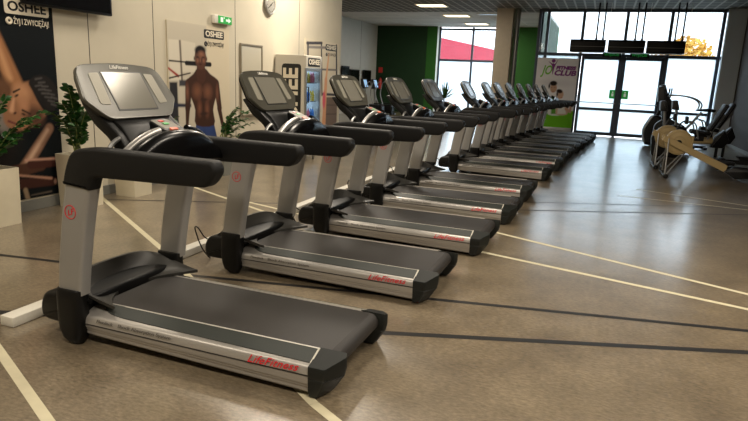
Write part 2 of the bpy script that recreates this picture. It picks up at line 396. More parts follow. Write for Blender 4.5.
# ------------------------------------------------------------------ treadmill
W = .89
def make_treadmill():
    R = empty('treadmill', (0, 0, 0))
    OX, OY = 1.0, -W/2            # rear end is x=0 here; shifted so the origin is the middle of the base
    def put(m, name, mats, parent=R, angle=35):
        m.v = [(v[0]+OX, v[1]+OY, v[2]) for v in m.v]; return m.build(name, mats, parent, angle)
    def mir(y, sd): return y if sd == 0 else W-y
    for sd in (0, 1):
        f = lambda y: mir(y, sd)
        # aluminium side rail
        def prof(zb, zk):
            return [(.05, zb), (.022, zb), (.012, zb+.012), (.012, zb+.035), (.006, zb+.04), (.006, zb+.052), (.0, zb+.057), (-.002, .128), (.004, .131), (.004, .135), (-.001, .138),
                    (.003, .16), (.010, .176), (.020, .186), (.030, .1895), (.132, .2285), (.15, .2285), (.15, .18), (.10, .17)]
        m = MB(); m.loft([[(x, f(y), z*k) for y, z in prof(zb, 0)] for x, zb, k in ((-1.77, .062, .96), (-1.72, .06, .985), (-1.6, .055, 1), (-.18, .028, 1))])
        rail = put(m, 'side_rail', M['silver_rail'])
        m = MB(); ol = round2([(-1.66, f(.10)), (-1.56, f(.048)), (-.185, f(.033)), (-.185, f(.131)), (-1.63, f(.131))], [.05, .12, .0, .0, .03], 6)
        zs = lambda y: .1895+.382*(abs(y-f(0))-.03)
        m.loft([[(x, y, zs(y)-.002) for x, y in ol], [(x, y, zs(y)+.0045) for x, y in ol]])
        put(m, 'foot_strip', M['strip'], rail)
        m = MB(); m.box((-1.72, min(f(-.0035), f(.003)), .1315), (-.185, max(f(-.0035), f(.003)), .1345)); put(m, 'seam_line', M['seam'], rail)
        m = MB(); m.prism([(f(.029), .187), (f(.134), .227), (f(.134), .2355), (f(.029), .1958)], 0, -.194, -.184); m.prism([(f(.129), .226), (f(.1335), .2275), (f(.1335), .234), (f(.129), .233)], 0, -1.52, -.185); put(m, 'edge_line', M['edge'], rail)
        # lettering on the outer face
        y0, z0 = (.0012, .162); ny = Vector((0, -.93, .36)) if sd == 0 else Vector((0, .93, .36))
        upv = Vector((0, .36, .93)) if sd == 0 else Vector((0, -.36, .93)); xv = (1, 0, 0) if sd == 0 else (-1, 0, 0)
        m = MB(); o = Vector((-.405, f(y0), z0))+ny*.0062; x3 = Vector(xv); zc = x3.cross(upv)
        tilt = (x3*math.cos(.03)+upv*math.sin(.03)); up2 = zc.cross(tilt)
        lettering(m, 'LifeFitness', .06 if sd == 0 else .04, o-upv*(0 if sd == 0 else .008), tilt, up2, width=.31, bold=.0004, shear=.4, spacing=1.06)
        put(m, 'brand_lettering', M['red_text'], rail)
        for body_, xo_, w_ in (('Flexdeck', -1.56, .125), ('Shock Absorption System', -1.265, .385)):
            if sd: xo_ = -2.82-xo_
            m = MB(); o = Vector((xo_, f(y0), z0+.004))+ny*.0048; lettering(m, body_, .027, o, xv, upv, width=w_, bold=.0004)
            put(m, 'caption_lettering', M['grey_text'], rail)
        # end cap
        m = MB(); pl = round2([(-.188, f(-.006)), (-.092, f(-.006)), (-.016, f(.118)), (-.03, f(.15)), (-.188, f(.15))], [.0, .012, .014, .012, 0], 3)
        zt = lambda y: .188+.29*(abs(y-f(-.006)))
        def sc(kx, ky, z=None, dz=0): return [(-.188+(x+.188)*kx, f(.07)+(y-f(.07))*ky, (zt(y) if z is None else z)-dz) for x, y in pl]
        m.loft([sc(.5, .8, .010), sc(.62, .9, .03), sc(.9, .97, .104), sc(.94, .98, .114), sc(.92, .96, .117), sc(.95, .985, .120), sc(1, 1, .16), sc(1, 1, None, .006), sc(.985, .97)])
        put(m, 'end_cap', M['cap'])
        # upright base
        m = MB(); m.loft([[(xc+a_, f(-.002)+b_, z) for a_, b_ in rrect(wd, dp, .045, 5)] for z, xc, wd, dp in
            ((.0, -1.775, .07, .06), (.012, -1.785, .10, .085), (.04, -1.795, .145, .105), (.09, -1.80, .172, .112), (.15, -1.804, .182, .114), (.30, -1.802, .184, .114), (.352, -1.796, .184, .112), (.358, -1.796, .176, .105))])
        m.disc((-1.70, f(.03) , .27), .012, 0, .03, 12)
        put(m, 'upright_base', M['black'])
        # upright
        m = MB(); rings = []
        for z, xc, wd in ((.32, -1.795, .176), (.5, -1.772, .182), (.7, -1.737, .186), (.85, -1.707, .19), (1.0, -1.672, .192), (1.12, -1.645, .18)):
            rings.append([(xc+a_, (.008 if sd == 0 else W+.022)+b_, z) for a_, b_ in rrect(wd, .10, .03, 4)])
        m.loft(rings); ur = put(m, 'upright', M['silver'])
        m = MB(); yy = -.0428 if sd == 0 else W+.0728; cc = (-1.728, yy, .844)
        m.ring(cc, .040, .0026, 1, 28); xv2 = (1, 0, 0) if sd == 0 else (-1, 0, 0)
        lettering(m, 'LF', .046, (cc[0], yy, cc[2]-.002), Vector(xv2)+Vector((0, 0, .35)), Vector((0, 0, 1))-Vector(xv2)*.35, width=.055, bold=.0006, shear=.3)
        put(m, 'emblem', M['red_text'], ur)
        # armrest
        pts = round2([(-1.772, 1.005), (-1.746, 1.10), (-1.69, 1.215), (-1.54, 1.236), (-1.12, 1.231), (-.735, 1.228), (-.712, 1.17), (-.775, 1.084), (-1.12, 1.076), (-1.545, 1.066), (-1.572, .985), (-1.67, .995)], [.01, .06, .09, .08, .05, .025, .035, .04, .05, .035, .01, .0], 6)
        m = MB(); yc = .0 if sd == 0 else W+.025; m.prism(pts, 1, yc-.052, yc+.052, .022, 4); put(m, 'armrest', M['padded'], angle=50)
    # deck and belt
    m = MB(); m.box((-1.9, .05, .07), (-.16, W-.05, .165), .01, 1); m.box((-1.5, .25, .03), (-.6, W-.25, .08), .01, 1); put(m, 'deck', M['black'])
    loop = [(-1.72, .17), (-1.72, .2265), (-.125, .2265)]
    for k in range(9): a1 = PI/2-PI*k/8; loop.append((-.125+.057*math.cos(a1), .1695+.057*math.sin(a1)))
    loop += [(-.125, .1125), (-.3, .13), (-.3, .17)]
    m = MB(); m.prism(loop, 1, .138, W-.138, .002, 1); put(m, 'running_belt', M['belt'])
    # motor cover: a scoop rising towards the front, its rear edge hollowed over the belt
    m = MB(); n, kk = 36, 30; vs = []; fs = []
    for i in range(n+1):
        v = i/n; e = abs(2*v-1); xr = -1.76+.24*e**2.4; y = .045+v*(W-.09)
        hump = .395-.055*e**4
        for j in range(kk+1):
            t = j/kk; x = -1.995+(xr+1.995)*t
            low = .242+.022*e**4; u = max(0, (t-.3)/.7); pw_ = 4.6-3.4*e**3
            z = .29+(hump-.29)*math.sin(min(1, t/.2)*PI/2) if t <= .3 else low+(hump-low)*(1-u)**pw_
            vs.append((x, y, z))
    for i in range(n):
        for j in range(kk): a1 = i*(kk+1)+j; fs.append((a1, a1+1, a1+kk+2, a1+kk+1))
    nb = len(vs); vs += [(x, y, z-.02) for x, y, z in vs]
    fs += [tuple(q+nb for q in f_[::-1]) for f_ in fs]
    rim = [j for j in range(kk+1)]+[i*(kk+1)+kk for i in range(1, n+1)]+[n*(kk+1)+j for j in range(kk-1, -1, -1)]+[i*(kk+1) for i in range(n-1, 0, -1)]
    for a1, b1 in zip(rim, rim[1:]+rim[:1]): fs.append((a1, b1, b1+nb, a1+nb))
    m.add(vs, fs); put(m, 'motor_cover', M['cover'], angle=28)
    m = MB(); m.prism(round2([(-2.10, .11), (-2.105, .2), (-2.06, .285), (-1.9, .30), (-1.74, .28), (-1.74, .09), (-2.05, .09)], [.05, .05, .05, .02, .02, .02, .03]), 1, .01, W-.01, .03, 3); put(m, 'motor_pan', M['black'], angle=50)
    # console, on its own tilted plane: w across, s down the face, n off the face
    A0 = Vector((-1.775, W/2, 1.665)); dn = Vector((.531, 0, -.848)); nn = Vector((.848, 0, .531))
    def cp(w, s_, n_): return A0+Vector((0, w, 0))+dn*s_+nn*n_
    out = round2([(-.30, -.03), (0, -.052), (.30, -.03), (.352, .012), (.392, .205), (.362, .24), (.275, .337), (-.275, .337), (-.362, .24), (-.392, .205), (-.352, .012)], [.06, .2, .06, .04, .03, .03, .05, .05, .03, .03, .04], 4)
    def ring_(k, n_, ds=0): return [cp(w*k, .15+(s_-.15)*k+ds, n_) for w, s_ in out]
    m = MB(); m.loft([ring_(.97, -.03), ring_(1, -.022), ring_(1, -.006), ring_(.985, .0), ring_(.96, -.001)]); con = put(m, 'console', M['chousing'])
    m = MB(); m.loft([ring_(.6, -.075, .03), ring_(.86, -.066, .015), ring_(.95, -.05, .003), ring_(.975, -.028)]); put(m, 'back_shell', M['black'], con)
    def plate(w0, w1, s0, s1, n0, n1, r, name, mt, tp=0):
        mm = MB(); p = round2([(w0-tp, s0), (w1+tp, s0), (w1, s1), (w0, s1)], r, 3); mm.loft([[cp(a_, b_, n0) for a_, b_ in p], [cp(a_, b_, n1) for a_, b_ in p]]); return put(mm, name, M[mt], con)
    plate(-.172, .172, .016, .285, -.004, .0015, .006, 'screen_bezel', 'bezel')
    plate(-.163, .163, .022, .276, -.003, .0025, .003, 'screen', 'screen')
    for sg in (-1, 1):
        mm = MB(); p = round2([(sg*.19, .026), (sg*.268, .03), (sg*.288, .235), (sg*.21, .243)], .012, 3); mm.loft([[cp(a_, b_, -.002) for a_, b_ in p], [cp(a_, b_, .002) for a_, b_ in p]]); put(mm, 'speaker_panel', M['speaker'], con)
    mm = MB(); lettering(mm, 'LifeFitness', .034, cp(0, -.014, .0015), (0, 1, 0), -dn, width=.16, bold=.0006, shear=.35); put(mm, 'console_lettering', M['white_text'], con)
    # carrier below the console
    m = MB()
    for sg in (-1, 1):
        yo = W/2+sg*.27
        m.prism(round2([(-1.52, 1.16), (-1.43, 1.16), (-1.52, 1.29), (-1.628, 1.375), (-1.72, 1.47), (-1.80, 1.47), (-1.70, 1.34), (-1.60, 1.27)], .03), 1, yo-.03, yo+.03, .01, 2)
    m.prism(round2([(-1.70, 1.10), (-1.36, 1.10), (-1.36, 1.17), (-1.66, 1.18)], .015), 1, .05, W-.05, .01, 2)
    m.prism(round2([(-1.56, 1.16), (-1.44, 1.16), (-1.50, 1.27), (-1.56, 1.345), (-1.66, 1.40), (-1.70, 1.38), (-1.60, 1.28)], .02), 1, W/2-.24, W/2+.24, .012, 2)
    put(m, 'console_mount', M['black'])
    m = MB(); m.box((-1.64, .11, 1.182), (-1.52, W-.11, 1.196), .005, 1)
    for sg in (-1, 1): m.ring((-1.585, W/2+sg*.3, 1.2), .045, .008, 2, 20)
    put(m, 'tray', M['cover'])
    # arched crossbar with the control pod and two grips
    m = MB(); rings = []
    for k in range(25):
        v = k/24; y = .04+v*(W-.08); e = abs(2*v-1); top = 1.185+.135*(1-e**2.4); xo = -1.36+.03*(1-e)
        rings.append([(xo+a_, y, b_) for a_, b_ in round2([(-.10, 1.10), (.07, 1.10), (.05, top-.03), (.02, top), (-.07, top), (-.10, top-.03)], .02, 3)])
    m.loft(rings); cb = put(m, 'crossbar', M['gloss'], angle=50)
    for sg in (-1, 1):
        g1 = MB(); pth = []
        for k in range(12):
            e = .97-k/11*.66; y = W/2+sg*e*(W/2-.04); pth.append((-1.40+.04*(1-e), y, 1.193+.135*(1-e**2.4)))
        g1.tube(pth, .021, 12); put(g1, 'grip', M['chrome'] if sg < 0 else M['gloss'], cb)  # far grip black instead of steel: its shade put into the colour
        g2 = MB(); g2.tube([(-1.53, W/2+sg*.40, 1.17), (-1.53, W/2+sg*.34, 1.245), (-1.52, W/2+sg*.29, 1.275)], .014, 10, smooth=5); put(g2, 'side_handle', M['steel'], cb)
    # pod
    pc = Vector((-1.42, W/2, 1.335)); px_ = Vector((.93, 0, -.37)).normalized(); pn = Vector((.37, 0, .93)).normalized()
    def pp(a_, b_, n_): return pc+px_*a_+Vector((0, b_, 0))+pn*n_
    po = round2([(-.085, -.075), (.075, -.10), (.075, .10), (-.085, .075)], .03, 4)
    m = MB(); m.loft([[pp(a_*.8, b_*.8, -.06) for a_, b_ in po], [pp(a_, b_, -.012) for a_, b_ in po], [pp(a_, b_, .004) for a_, b_ in po], [pp(a_*.94, b_*.94, .01) for a_, b_ in po]]); pod = put(m, 'control_pod', M['black'], R)
    def chip(a0, a1, b0, b1, name, mt, n1=.013):
        mm = MB(); p = round2([(a0, b0), (a1, b0), (a1, b1), (a0, b1)], .008, 3); mm.loft([[pp(a_, b_, .006) for a_, b_ in p], [pp(a_, b_, n1) for a_, b_ in p]]); put(mm, name, M[mt], pod)
    chip(-.07, .045, -.075, .075, 'keypad', 'keypad', .0115)
    chip(-.058, -.036, -.03, .012, 'red_button', 'red', .015); chip(-.022, .0, -.028, .022, 'green_button', 'green_btn', .015); chip(.05, .075, -.045, .02, 'stop_button', 'orange', .018)
    # mains lead
    m = MB(); m.tube([(-2.08, .12, .2), (-2.16, .10, .24), (-2.2, .06, .33), (-2.26, .10, .30), (-2.24, .16, .12), (-2.2, .22, .012), (-2.25, .3, .012), (-2.27, .4, .012)], .006, 6, smooth=5); put(m, 'power_cord', M['rubber'])
    return R
TM = make_treadmill()
spots = [(-1.096, 2.579), (-1.003, 4.148), (-.871, 5.621), (-.802, 7.124), (-.778, 8.679), (-.68, 10.893), (-.566, 12.319),
         (-.53, 13.55), (-.455, 14.78), (-.35, 16.0), (-.245, 17.2), (-.15, 18.4), (-.045, 19.6)]
labels = ['largest silver and black treadmill in the foreground, nearest the camera', 'second treadmill of the row, behind the foreground one, in front of the shirtless man poster',
          'third treadmill from the camera, in front of the lit drinks fridge', 'fourth treadmill from the camera, in front of the dark alcove opening',
          'fifth treadmill, last one before the gap in the row', 'sixth treadmill, first after the gap, with its whole silver side panel showing',
          'seventh treadmill, second one after the gap in the row', 'eighth treadmill, third one after the gap in the row', 'ninth treadmill from the camera, fifth from the far banner end of the row',
          'tenth treadmill from the camera, fourth from the far banner end of the row', 'third treadmill counted from the far banner end of the row', 'last but one treadmill beside the far banner',
          'farthest treadmill at the end of the row, under the fitness club banner']
for i, (x, y) in enumerate(spots):
    o = TM if i == 0 else copy_tree(TM)
    o.location = (x-1.0, y+W/2, 0)
    tag(o, labels[i], 'treadmill', 'treadmills in one long row')
for ch in list(TM.children):
    if ch.name.startswith('power_cord'): bpy.data.objects.remove(ch)      # none shows on the nearest one
m = MB(); m.box((-3.515, 2.55, .001), (-3.40, 10.6, .068), .006, 2); tag(m.build('cable_duct', M['white_plastic']), 'long white cable duct on the floor in front of the treadmills', 'cable duct')

# ------------------------------------------------------------------ posters (flat prints)
def wp(px, py): p = at(px, py, 0, WX); return (p.y, p.z)
def paint(name, o, xa, w, h, nx, ny, bg, ops, label, parent=None, th=.024):
    """a flat printed sheet; ops are soft shapes in metres from its lower left corner"""
    gx, gy = np.meshgrid(np.linspace(0, w, nx+1), np.linspace(0, h, ny+1)); px = w/nx
    C_ = np.empty(gx.shape+(3,)); C_[:] = lin(*bg)[:3]
    for op in ops:
        k, col, soft = op[0], np.array(lin(*op[-2])[:3]), max(op[-1], px)
        if k == 'ell':
            (cx_, cy_), rx, ry, rot = op[1:5]; cr, sr = math.cos(rot), math.sin(rot)
            u = ((gx-cx_)*cr+(gy-cy_)*sr)/rx; v = (-(gx-cx_)*sr+(gy-cy_)*cr)/ry; d = (np.sqrt(u*u+v*v)-1)*min(rx, ry)
        elif k == 'cap':
            (ax, ay), (bx, by), r0, r1 = op[1:5]; dx, dy = bx-ax, by-ay
            t = np.clip(((gx-ax)*dx+(gy-ay)*dy)/(dx*dx+dy*dy+1e-12), 0, 1); d = np.hypot(gx-ax-dx*t, gy-ay-dy*t)-(r0+(r1-r0)*t)
        else:
            pts = op[1]; d = np.full(gx.shape, 1e9); ins = np.zeros(gx.shape, bool)
            for (ax, ay), (bx, by) in zip(pts, pts[1:]+pts[:1]):
                dx, dy = bx-ax, by-ay; t = np.clip(((gx-ax)*dx+(gy-ay)*dy)/(dx*dx+dy*dy+1e-12), 0, 1)
                d = np.minimum(d, np.hypot(gx-ax-dx*t, gy-ay-dy*t))
                cr_ = (ay > gy) != (by > gy)
                with np.errstate(divide='ignore', invalid='ignore'): xi = ax+(gy-ay)*dx/(dy if dy else 1e-12)
                ins ^= cr_ & (gx < xi)
            d = np.where(ins, -d, d)
        al = np.clip(.5-d/soft, 0, 1)[..., None]; C_ = C_*(1-al)+col*al
    xa = Vector(xa); o = Vector(o); zn = xa.cross(Vector((0, 0, 1)))
    vs = [tuple(o+xa*x+Vector((0, 0, z))+zn*th) for x, z in zip(gx.ravel(), gy.ravel())]
    fs = [(j*(nx+1)+i, j*(nx+1)+i+1, (j+1)*(nx+1)+i+1, (j+1)*(nx+1)+i) for j in range(ny) for i in range(nx)]
    nb = len(vs); cs = [0, nx, ny*(nx+1)+nx, ny*(nx+1)]
    vs += [tuple(Vector(vs[q])-zn*(th-.0001)) for q in cs]; bk = [nb, nb+1, nb+2, nb+3]
    bot = list(range(nx+1)); rgt = [j*(nx+1)+nx for j in range(ny+1)]; top = [ny*(nx+1)+i for i in range(nx, -1, -1)]; lft = [j*(nx+1) for j in range(ny, -1, -1)]
    fs += [tuple(bk[::-1])]
    for e, a1, b1 in ((bot, 0, 1), (rgt, 1, 2), (top, 2, 3), (lft, 3, 0)): fs.append(tuple(e[::-1])+(bk[a1], bk[b1]))
    me = bpy.data.meshes.new(name); me.from_pydata(vs, [], fs); me.materials.append(M['print'])
    at_ = me.color_attributes.new('print', 'FLOAT_COLOR', 'POINT')
    arr = np.ones((len(vs), 4)); arr[:nb, :3] = C_.reshape(-1, 3); arr[nb:, :3] = lin(*bg)[:3]; at_.data.foreach_set('color', arr.ravel()); me.update()
    b_ = bmesh.new(); b_.from_mesh(me); bmesh.ops.recalc_face_normals(b_, faces=b_.faces[:]); b_.to_mesh(me); b_.free()
    ob = bpy.data.objects.new(name, me); COL.objects.link(ob)
    if parent: ob.parent = parent
    if label: tag(ob, label, 'poster')
    return ob
def brand(parent, y0, y1, zt, zb, plate_m, text_m, tagz, tag_m, tagh):
    """the drinks logo: a rounded plate with its word, and the slogan under it"""
    xw = WX+.0265; w = y1-y0; h = zt-zb
    m = MB(); m.prism([(y0+w/2+a_, zb+h/2+b_) for a_, b_ in rrect(w, h, h*.22)], 0, WX+.0242, xw); q = m.build('logo_plate', M[plate_m], parent)
    m = MB(); lettering(m, 'OSHEE', h*.9, (xw+.0008, y0+w/2, zb+h*.5), (0, 1, 0), (0, 0, 1), width=w*.86, bold=h*.026); m.build('logo_lettering', M[text_m], q)
    m = MB(); lettering(m, '\u017bYJ I ZWYCI\u0118\u017bAJ!', tagh, (xw, y0+w*.58, tagz), (0, 1, 0), (0, 0, 1), width=w*.80, bold=tagh*.012)
    m.ring((xw, y0+w*.08, tagz), tagh*.32, tagh*.16, 0, 20); m.build('slogan_lettering', M[tag_m], parent)
# black poster: man bending down, at the left edge of the frame
PY0, PZ0, PW, PH = 3.75, .15, 1.645, 2.5
def q1(px, py): y, z = wp(px, py); return (y-PY0, z-PZ0)
k = .0093   # metres per pixel there
sk, skd, skl = (128, 88, 62), (74, 48, 36), (190, 146, 112)
ops = [('ell', q1(-20, 140), .45, .5, 0, (24, 20, 18), .2),
       ('cap', q1(-14, 20), q1(12, 82), 7*k, 11*k, (150, 104, 70), .04), ('cap', q1(-12, 22), q1(8, 78), 2*k, 4*k, (186, 138, 98), .05),
       ('ell', q1(0, 95), .16, .2, .3, (96, 66, 46), .08), ('ell', q1(2, 118), .10, .17, 0, (120, 112, 104), .06),
       ('poly', smooth2([q1(*p_) for p_ in ((28, 81), (18, 85), (8, 95), (2, 110), (3, 123), (14, 131), (30, 127), (42, 118), (46, 110), (38, 98), (32, 87))], 3), (140, 98, 70), .03),
       ('ell', q1(20, 92), .10, .09, -.5, (178, 130, 94), .09), ('ell', q1(33, 116), .13, .11, -.3, (84, 56, 42), .09), ('ell', q1(22, 104), .06, .09, .2, (166, 118, 86), .07),
       ('poly', smooth2([q1(*p_) for p_ in ((27, 82), (35, 75), (45, 76), (53, 84), (57.5, 95), (56, 106), (50, 112), (44, 112), (37, 103), (31, 91))], 3), (30, 27, 26), .02),
       ] + [('cap', q1(34+3.2*i_, 79+3.6*i_+dy_), q1(40+3.2*i_, 78+4.2*i_+dy_), .008, .006, (84, 80, 78), .02) for i_ in range(6) for dy_ in (0, 7)] + [
       ('cap', q1(12, 99), q1(10, 110), .014, .028, (190, 142, 108), .03), ('ell', q1(13.5, 113), .018, .012, .4, (50, 30, 24), .015), ('cap', q1(12, 92), q1(18, 89), .012, .009, (40, 28, 22), .012), ('ell', q1(15, 95.5), .026, .012, .5, (34, 22, 18), .012),
       ('cap', q1(21, 110), q1(29, 114), .012, .009, (40, 28, 22), .012), ('ell', q1(22, 114), .026, .012, -.4, (34, 22, 18), .012), ('cap', q1(7, 121), q1(15, 124), .012, .010, (96, 48, 44), .012),
       ('cap', q1(48, 128), q1(22, 170), 6*k, 8*k, (132, 98, 78), .03), ('cap', q1(46, 130), q1(24, 166), 2*k, 3*k, (190, 156, 130), .04),
       ('cap', q1(-4, 176), q1(40, 165), 8*k, 7*k, skd, .02), ('cap', q1(30, 164), q1(58, 162), 6*k, 5*k, (66, 36, 30), .02), ('cap', q1(24, 160), q1(58, 158), 1.2*k, 1.6*k, (186, 142, 120), .02), ('ell', q1(60, 162), .02, .03, 0, (180, 140, 118), .02),
       ('cap', q1(-4, 186), q1(52, 181), 7*k, 5.2*k, (60, 34, 28), .02), ('cap', q1(16, 175), q1(50, 178), 1*k, 1.6*k, (170, 128, 106), .02), ('ell', q1(54, 181), .02, .03, 0, (180, 140, 118), .02),
       ('cap', q1(24, 190), q1(27, 200), 3*k, 3*k, (140, 120, 96), .02), ('cap', q1(30, 195), q1(50, 191), .6*k, 1*k, (90, 80, 70), .015)]
po1 = paint('poster', (WX, PY0, PZ0), (0, 1, 0), PW, PH, 150, 220, (9, 15, 18), ops, 'black sports drink poster of a bending man, left end of the wall')
brand(po1, 4.79, 5.345, 2.345, 2.19, 'logo_white', 'logo_black', 2.115, 'logo_white', .085)
# white poster: shirtless man in blue shorts
PY1, PZ1, PW1, PH1 = 7.36, .3, 1.57, 2.08
def q2(px, py): y, z = wp(px, py); return (y-PY1, z-PZ1)
d, mD, mL = .02, (60, 38, 29), (112, 73, 54); k = .0165
ops = [('poly', [q2(165, 18), q2(205, 24), q2(208, 140), q2(170, 140)], (188, 180, 162), .02), ('poly', [q2(167, 39), q2(179, 40), q2(181, 80), q2(169, 80)], (206, 198, 180), .02), ('poly', [q2(180, 40), q2(194, 43), q2(194, 72), q2(181, 72)], (202, 194, 176), .02),
       ('poly', [q2(177.5, 40), q2(179.3, 40), q2(182, 84), q2(180, 84)], (110, 100, 90), .02),
       ('poly', [q2(168, 82), q2(176, 82), q2(178, 132), q2(170, 132)], (44, 44, 46), .03), ('poly', [q2(178, 80), q2(190, 80), q2(190, 86), q2(178, 86)], (60, 60, 64), .03), ('poly', [q2(170, 103), q2(190, 104), q2(190, 107), q2(170, 107)], (40, 44, 60), .03),
       ('cap', q2(168, 60.5), q2(184, 62), .012, .012, (30, 28, 28), .015), ('cap', q2(185, 63), q2(209, 64.5), .034, .036, (26, 24, 24), .015),
       ('cap', q2(167, 68), q2(177, 76), .015, .02, (150, 50, 40), .02), ('cap', q2(168, 78), q2(189, 73), .012, .01, (40, 34, 32), .015),
       ('poly', [q2(x_, y_) for x_, y_ in ((195, 124), (213, 124), (217, 142), (217, 160), (193, 160), (192.5, 140))], (48, 64, 108), .02), ('cap', q2(203, 128), q2(204, 150), .03, .05, (46, 60, 100), .08),
       # arms
       ('cap', q2(187.5, 84), q2(186.5, 108), .085, .06, mD, d), ('cap', q2(186.5, 108), q2(186, 124), .055, .035, mD, d), ('ell', q2(186.5, 127), .04, .06, 0, (66, 40, 32), d),
       ('cap', q2(215, 84), q2(218.5, 108), .08, .06, mD, d), ('cap', q2(218, 108), q2(223, 132), .055, .036, mD, d), ('ell', q2(224.5, 137), .045, .07, 0, (70, 42, 34), d),
       # trunk
       ('poly', smooth2([q2(x_, y_) for x_, y_ in ((196.5, 68), (204, 68.5), (209, 74), (215.5, 79), (218, 86), (214.5, 98), (212, 110), (213, 125), (195, 125), (194, 110), (190, 98), (185, 86), (186.5, 79), (192, 74))], 3), mD, d),
       ('ell', q2(196, 91), .10, .10, .2, mL, .14), ('ell', q2(206.5, 92), .10, .10, -.2, mL, .14), ('cap', q2(201.5, 92), q2(203, 120), .006, .006, (54, 32, 26), .03),
       ('ell', q2(198.5, 108), .045, .10, 0, (112, 72, 54), .08), ('ell', q2(206, 109), .045, .10, 0, (112, 72, 54), .08), ('ell', q2(203, 99.5), .07, .02, 0, (52, 34, 30), .03), ('ell', q2(203, 113.5), .09, .022, 0, (48, 32, 28), .03),
       ('ell', q2(186, 92), .035, .10, 0, (116, 76, 58), .06), ('ell', q2(216, 93), .03, .10, 0, (112, 72, 54), .06),
       # neck and head
       ('cap', q2(199.5, 64), q2(200, 76), .10, .12, (70, 43, 33), d), ('ell', q2(199.3, 57.8), .148, .185, .05, (82, 53, 41), d), ('ell', q2(199, 50.2), .138, .07, .05, (24, 19, 18), .03),
       ('ell', q2(200, 54), .07, .04, 0, (136, 92, 72), .06), ('ell', q2(196.3, 60.5), .03, .03, 0, (126, 84, 65), .04), ('ell', q2(202.5, 60.8), .03, .03, 0, (126, 84, 65), .04), ('ell', q2(196.2, 57), .022, .008, 0, (30, 20, 18), .015), ('ell', q2(201.8, 57.2), .022, .008, 0, (30, 20, 18), .015), ('cap', q2(199, 57), q2(199, 61), .008, .014, (124, 84, 64), .02), ('ell', q2(199.2, 64.3), .032, .012, 0, (66, 30, 28), .015),
       ('ell', q2(193, 58.5), .014, .034, 0, (70, 43, 34), .015), ('ell', q2(205.4, 59), .014, .034, 0, (78, 48, 38), .015)]
po2 = paint('poster', (WX, PY1, PZ1), (0, 1, 0), PW1, PH1, 170, 225, (203, 191, 166), ops, 'white sports drink poster of a shirtless man in blue shorts')
brand(po2, 8.235, 8.775, 2.325, 2.19, 'logo_black', 'logo_white', 2.10, 'logo_black', .085)
# poster of a raised arm beside the fridge
PY2, PZ2, PW2, PH2 = 11.75, .38, 1.72, 2.06
def q3(px, py): y, z = wp(px, py); return (y-PY2, z-PZ2)
dk = (62, 60, 66)
ops = [('cap', q3(307, 43), q3(307, 130), .035, .035, dk, .02), ('cap', q3(320.5, 44), q3(321, 95), .03, .03, dk, .02), ('cap', q3(335.5, 46), q3(336, 130), .04, .04, dk, .02), ('cap', q3(306, 43), q3(321, 43), .03, .03, dk, .02), ('cap', q3(308, 47), q3(336, 48), .028, .028, (130, 124, 120), .02),
       ('cap', q3(308, 69), q3(336, 70), .02, .02, (100, 96, 98), .02), ('cap', q3(322, 94), q3(336, 95), .03, .03, dk, .02),
       ('poly', [q3(323, 97), q3(337, 97), q3(337, 135), q3(323, 135)], (112, 96, 86), .02), ('cap', q3(323, 105), q3(336, 105), .01, .01, (80, 66, 60), .02), ('cap', q3(323, 114), q3(336, 114), .01, .01, (80, 66, 60), .02),
       ('cap', q3(328, 54), q3(325, 80), .03, .05, (206, 156, 118), .03), ('cap', q3(325, 80), q3(322.5, 130), .07, .10, (204, 150, 114), .03), ('ell', q3(323, 100), .08, .2, 0, (206, 92, 104), .04)]
po3 = paint('poster', (WX, PY2, PZ2), (0, 1, 0), PW2, PH2, 110, 130, (204, 194, 172), ops, 'poster of a woman stretching up at wall bars, right of the fridge')
brand(po3, 12.75, 13.36, 2.385, 2.25, 'logo_black', 'logo_white', 2.16, 'grey_text', .085)

# ------------------------------------------------------------------ things on and by the left wall
t = empty('television', (WX+.12, 5.56, 2.30)); tag(t, 'black television hung high on the wall over the black poster', 'television')
m = MB(); m.box((-.03, -.63, 0), (.03, .63, .72), .012, 2); m.build('housing', M['black'], t)
MB().box((.0305, -.60, .03), (.032, .60, .69)).build('screen', M['gloss'], t)
MB().box((-.095, -.2, .2), (-.025, .2, .5), .01, 1).build('wall_bracket', M['black'], t)

t = empty('exit_sign', (WX, 8.70, 2.44)); tag(t, 'small green emergency exit sign box on the cream wall', 'exit sign')
MB().box((.001, -.235, 0), (.075, .235, .135), .012, 2).build('housing', M['white_plastic'], t)
sg = MB().box((.0755, -.15, .006), (.082, .23, .128), .004, 1).build('sign_face', M['exit'], t)
m = MB(); m.prism([(.06, .05), (.13, .05), (.13, .025), (.20, .067), (.13, .11), (.13, .085), (.06, .085)], 0, .0825, .0835); m.box((.0825, -.09, .03), (.0835, -.02, .105)); m.disc((.083, .01, .1), .014, 0, .001, 12); m.build('arrow', M['exit_white'], sg)

t = empty('wall_clock', (WX, 10.25, 2.93)); tag(t, 'round grey wall clock with silver rim high on the wall', 'clock')
MB().disc((.03, 0, 0), .155, 0, .055, 40, 0, .006).build('case', M['clock'], t)
MB().ring((.045, 0, 0), .16, .022, 0, 40).build('rim', M['chrome'], t)
m = MB(); m.tube([(.06, 0, 0), (.06, .06, .05)], .007, 6); m.tube([(.062, 0, 0), (.062, -.09, -.06)], .006, 6); m.disc((.06, 0, 0), .014, 0, .01, 12); m.build('hands', M['black'], t)
for k in range(12):
    a1 = k*PI/6; MB().disc((.0585, .12*math.cos(a1), .12*math.sin(a1)), .008, 0, .003, 8).build('hour_mark', M['black'], t)

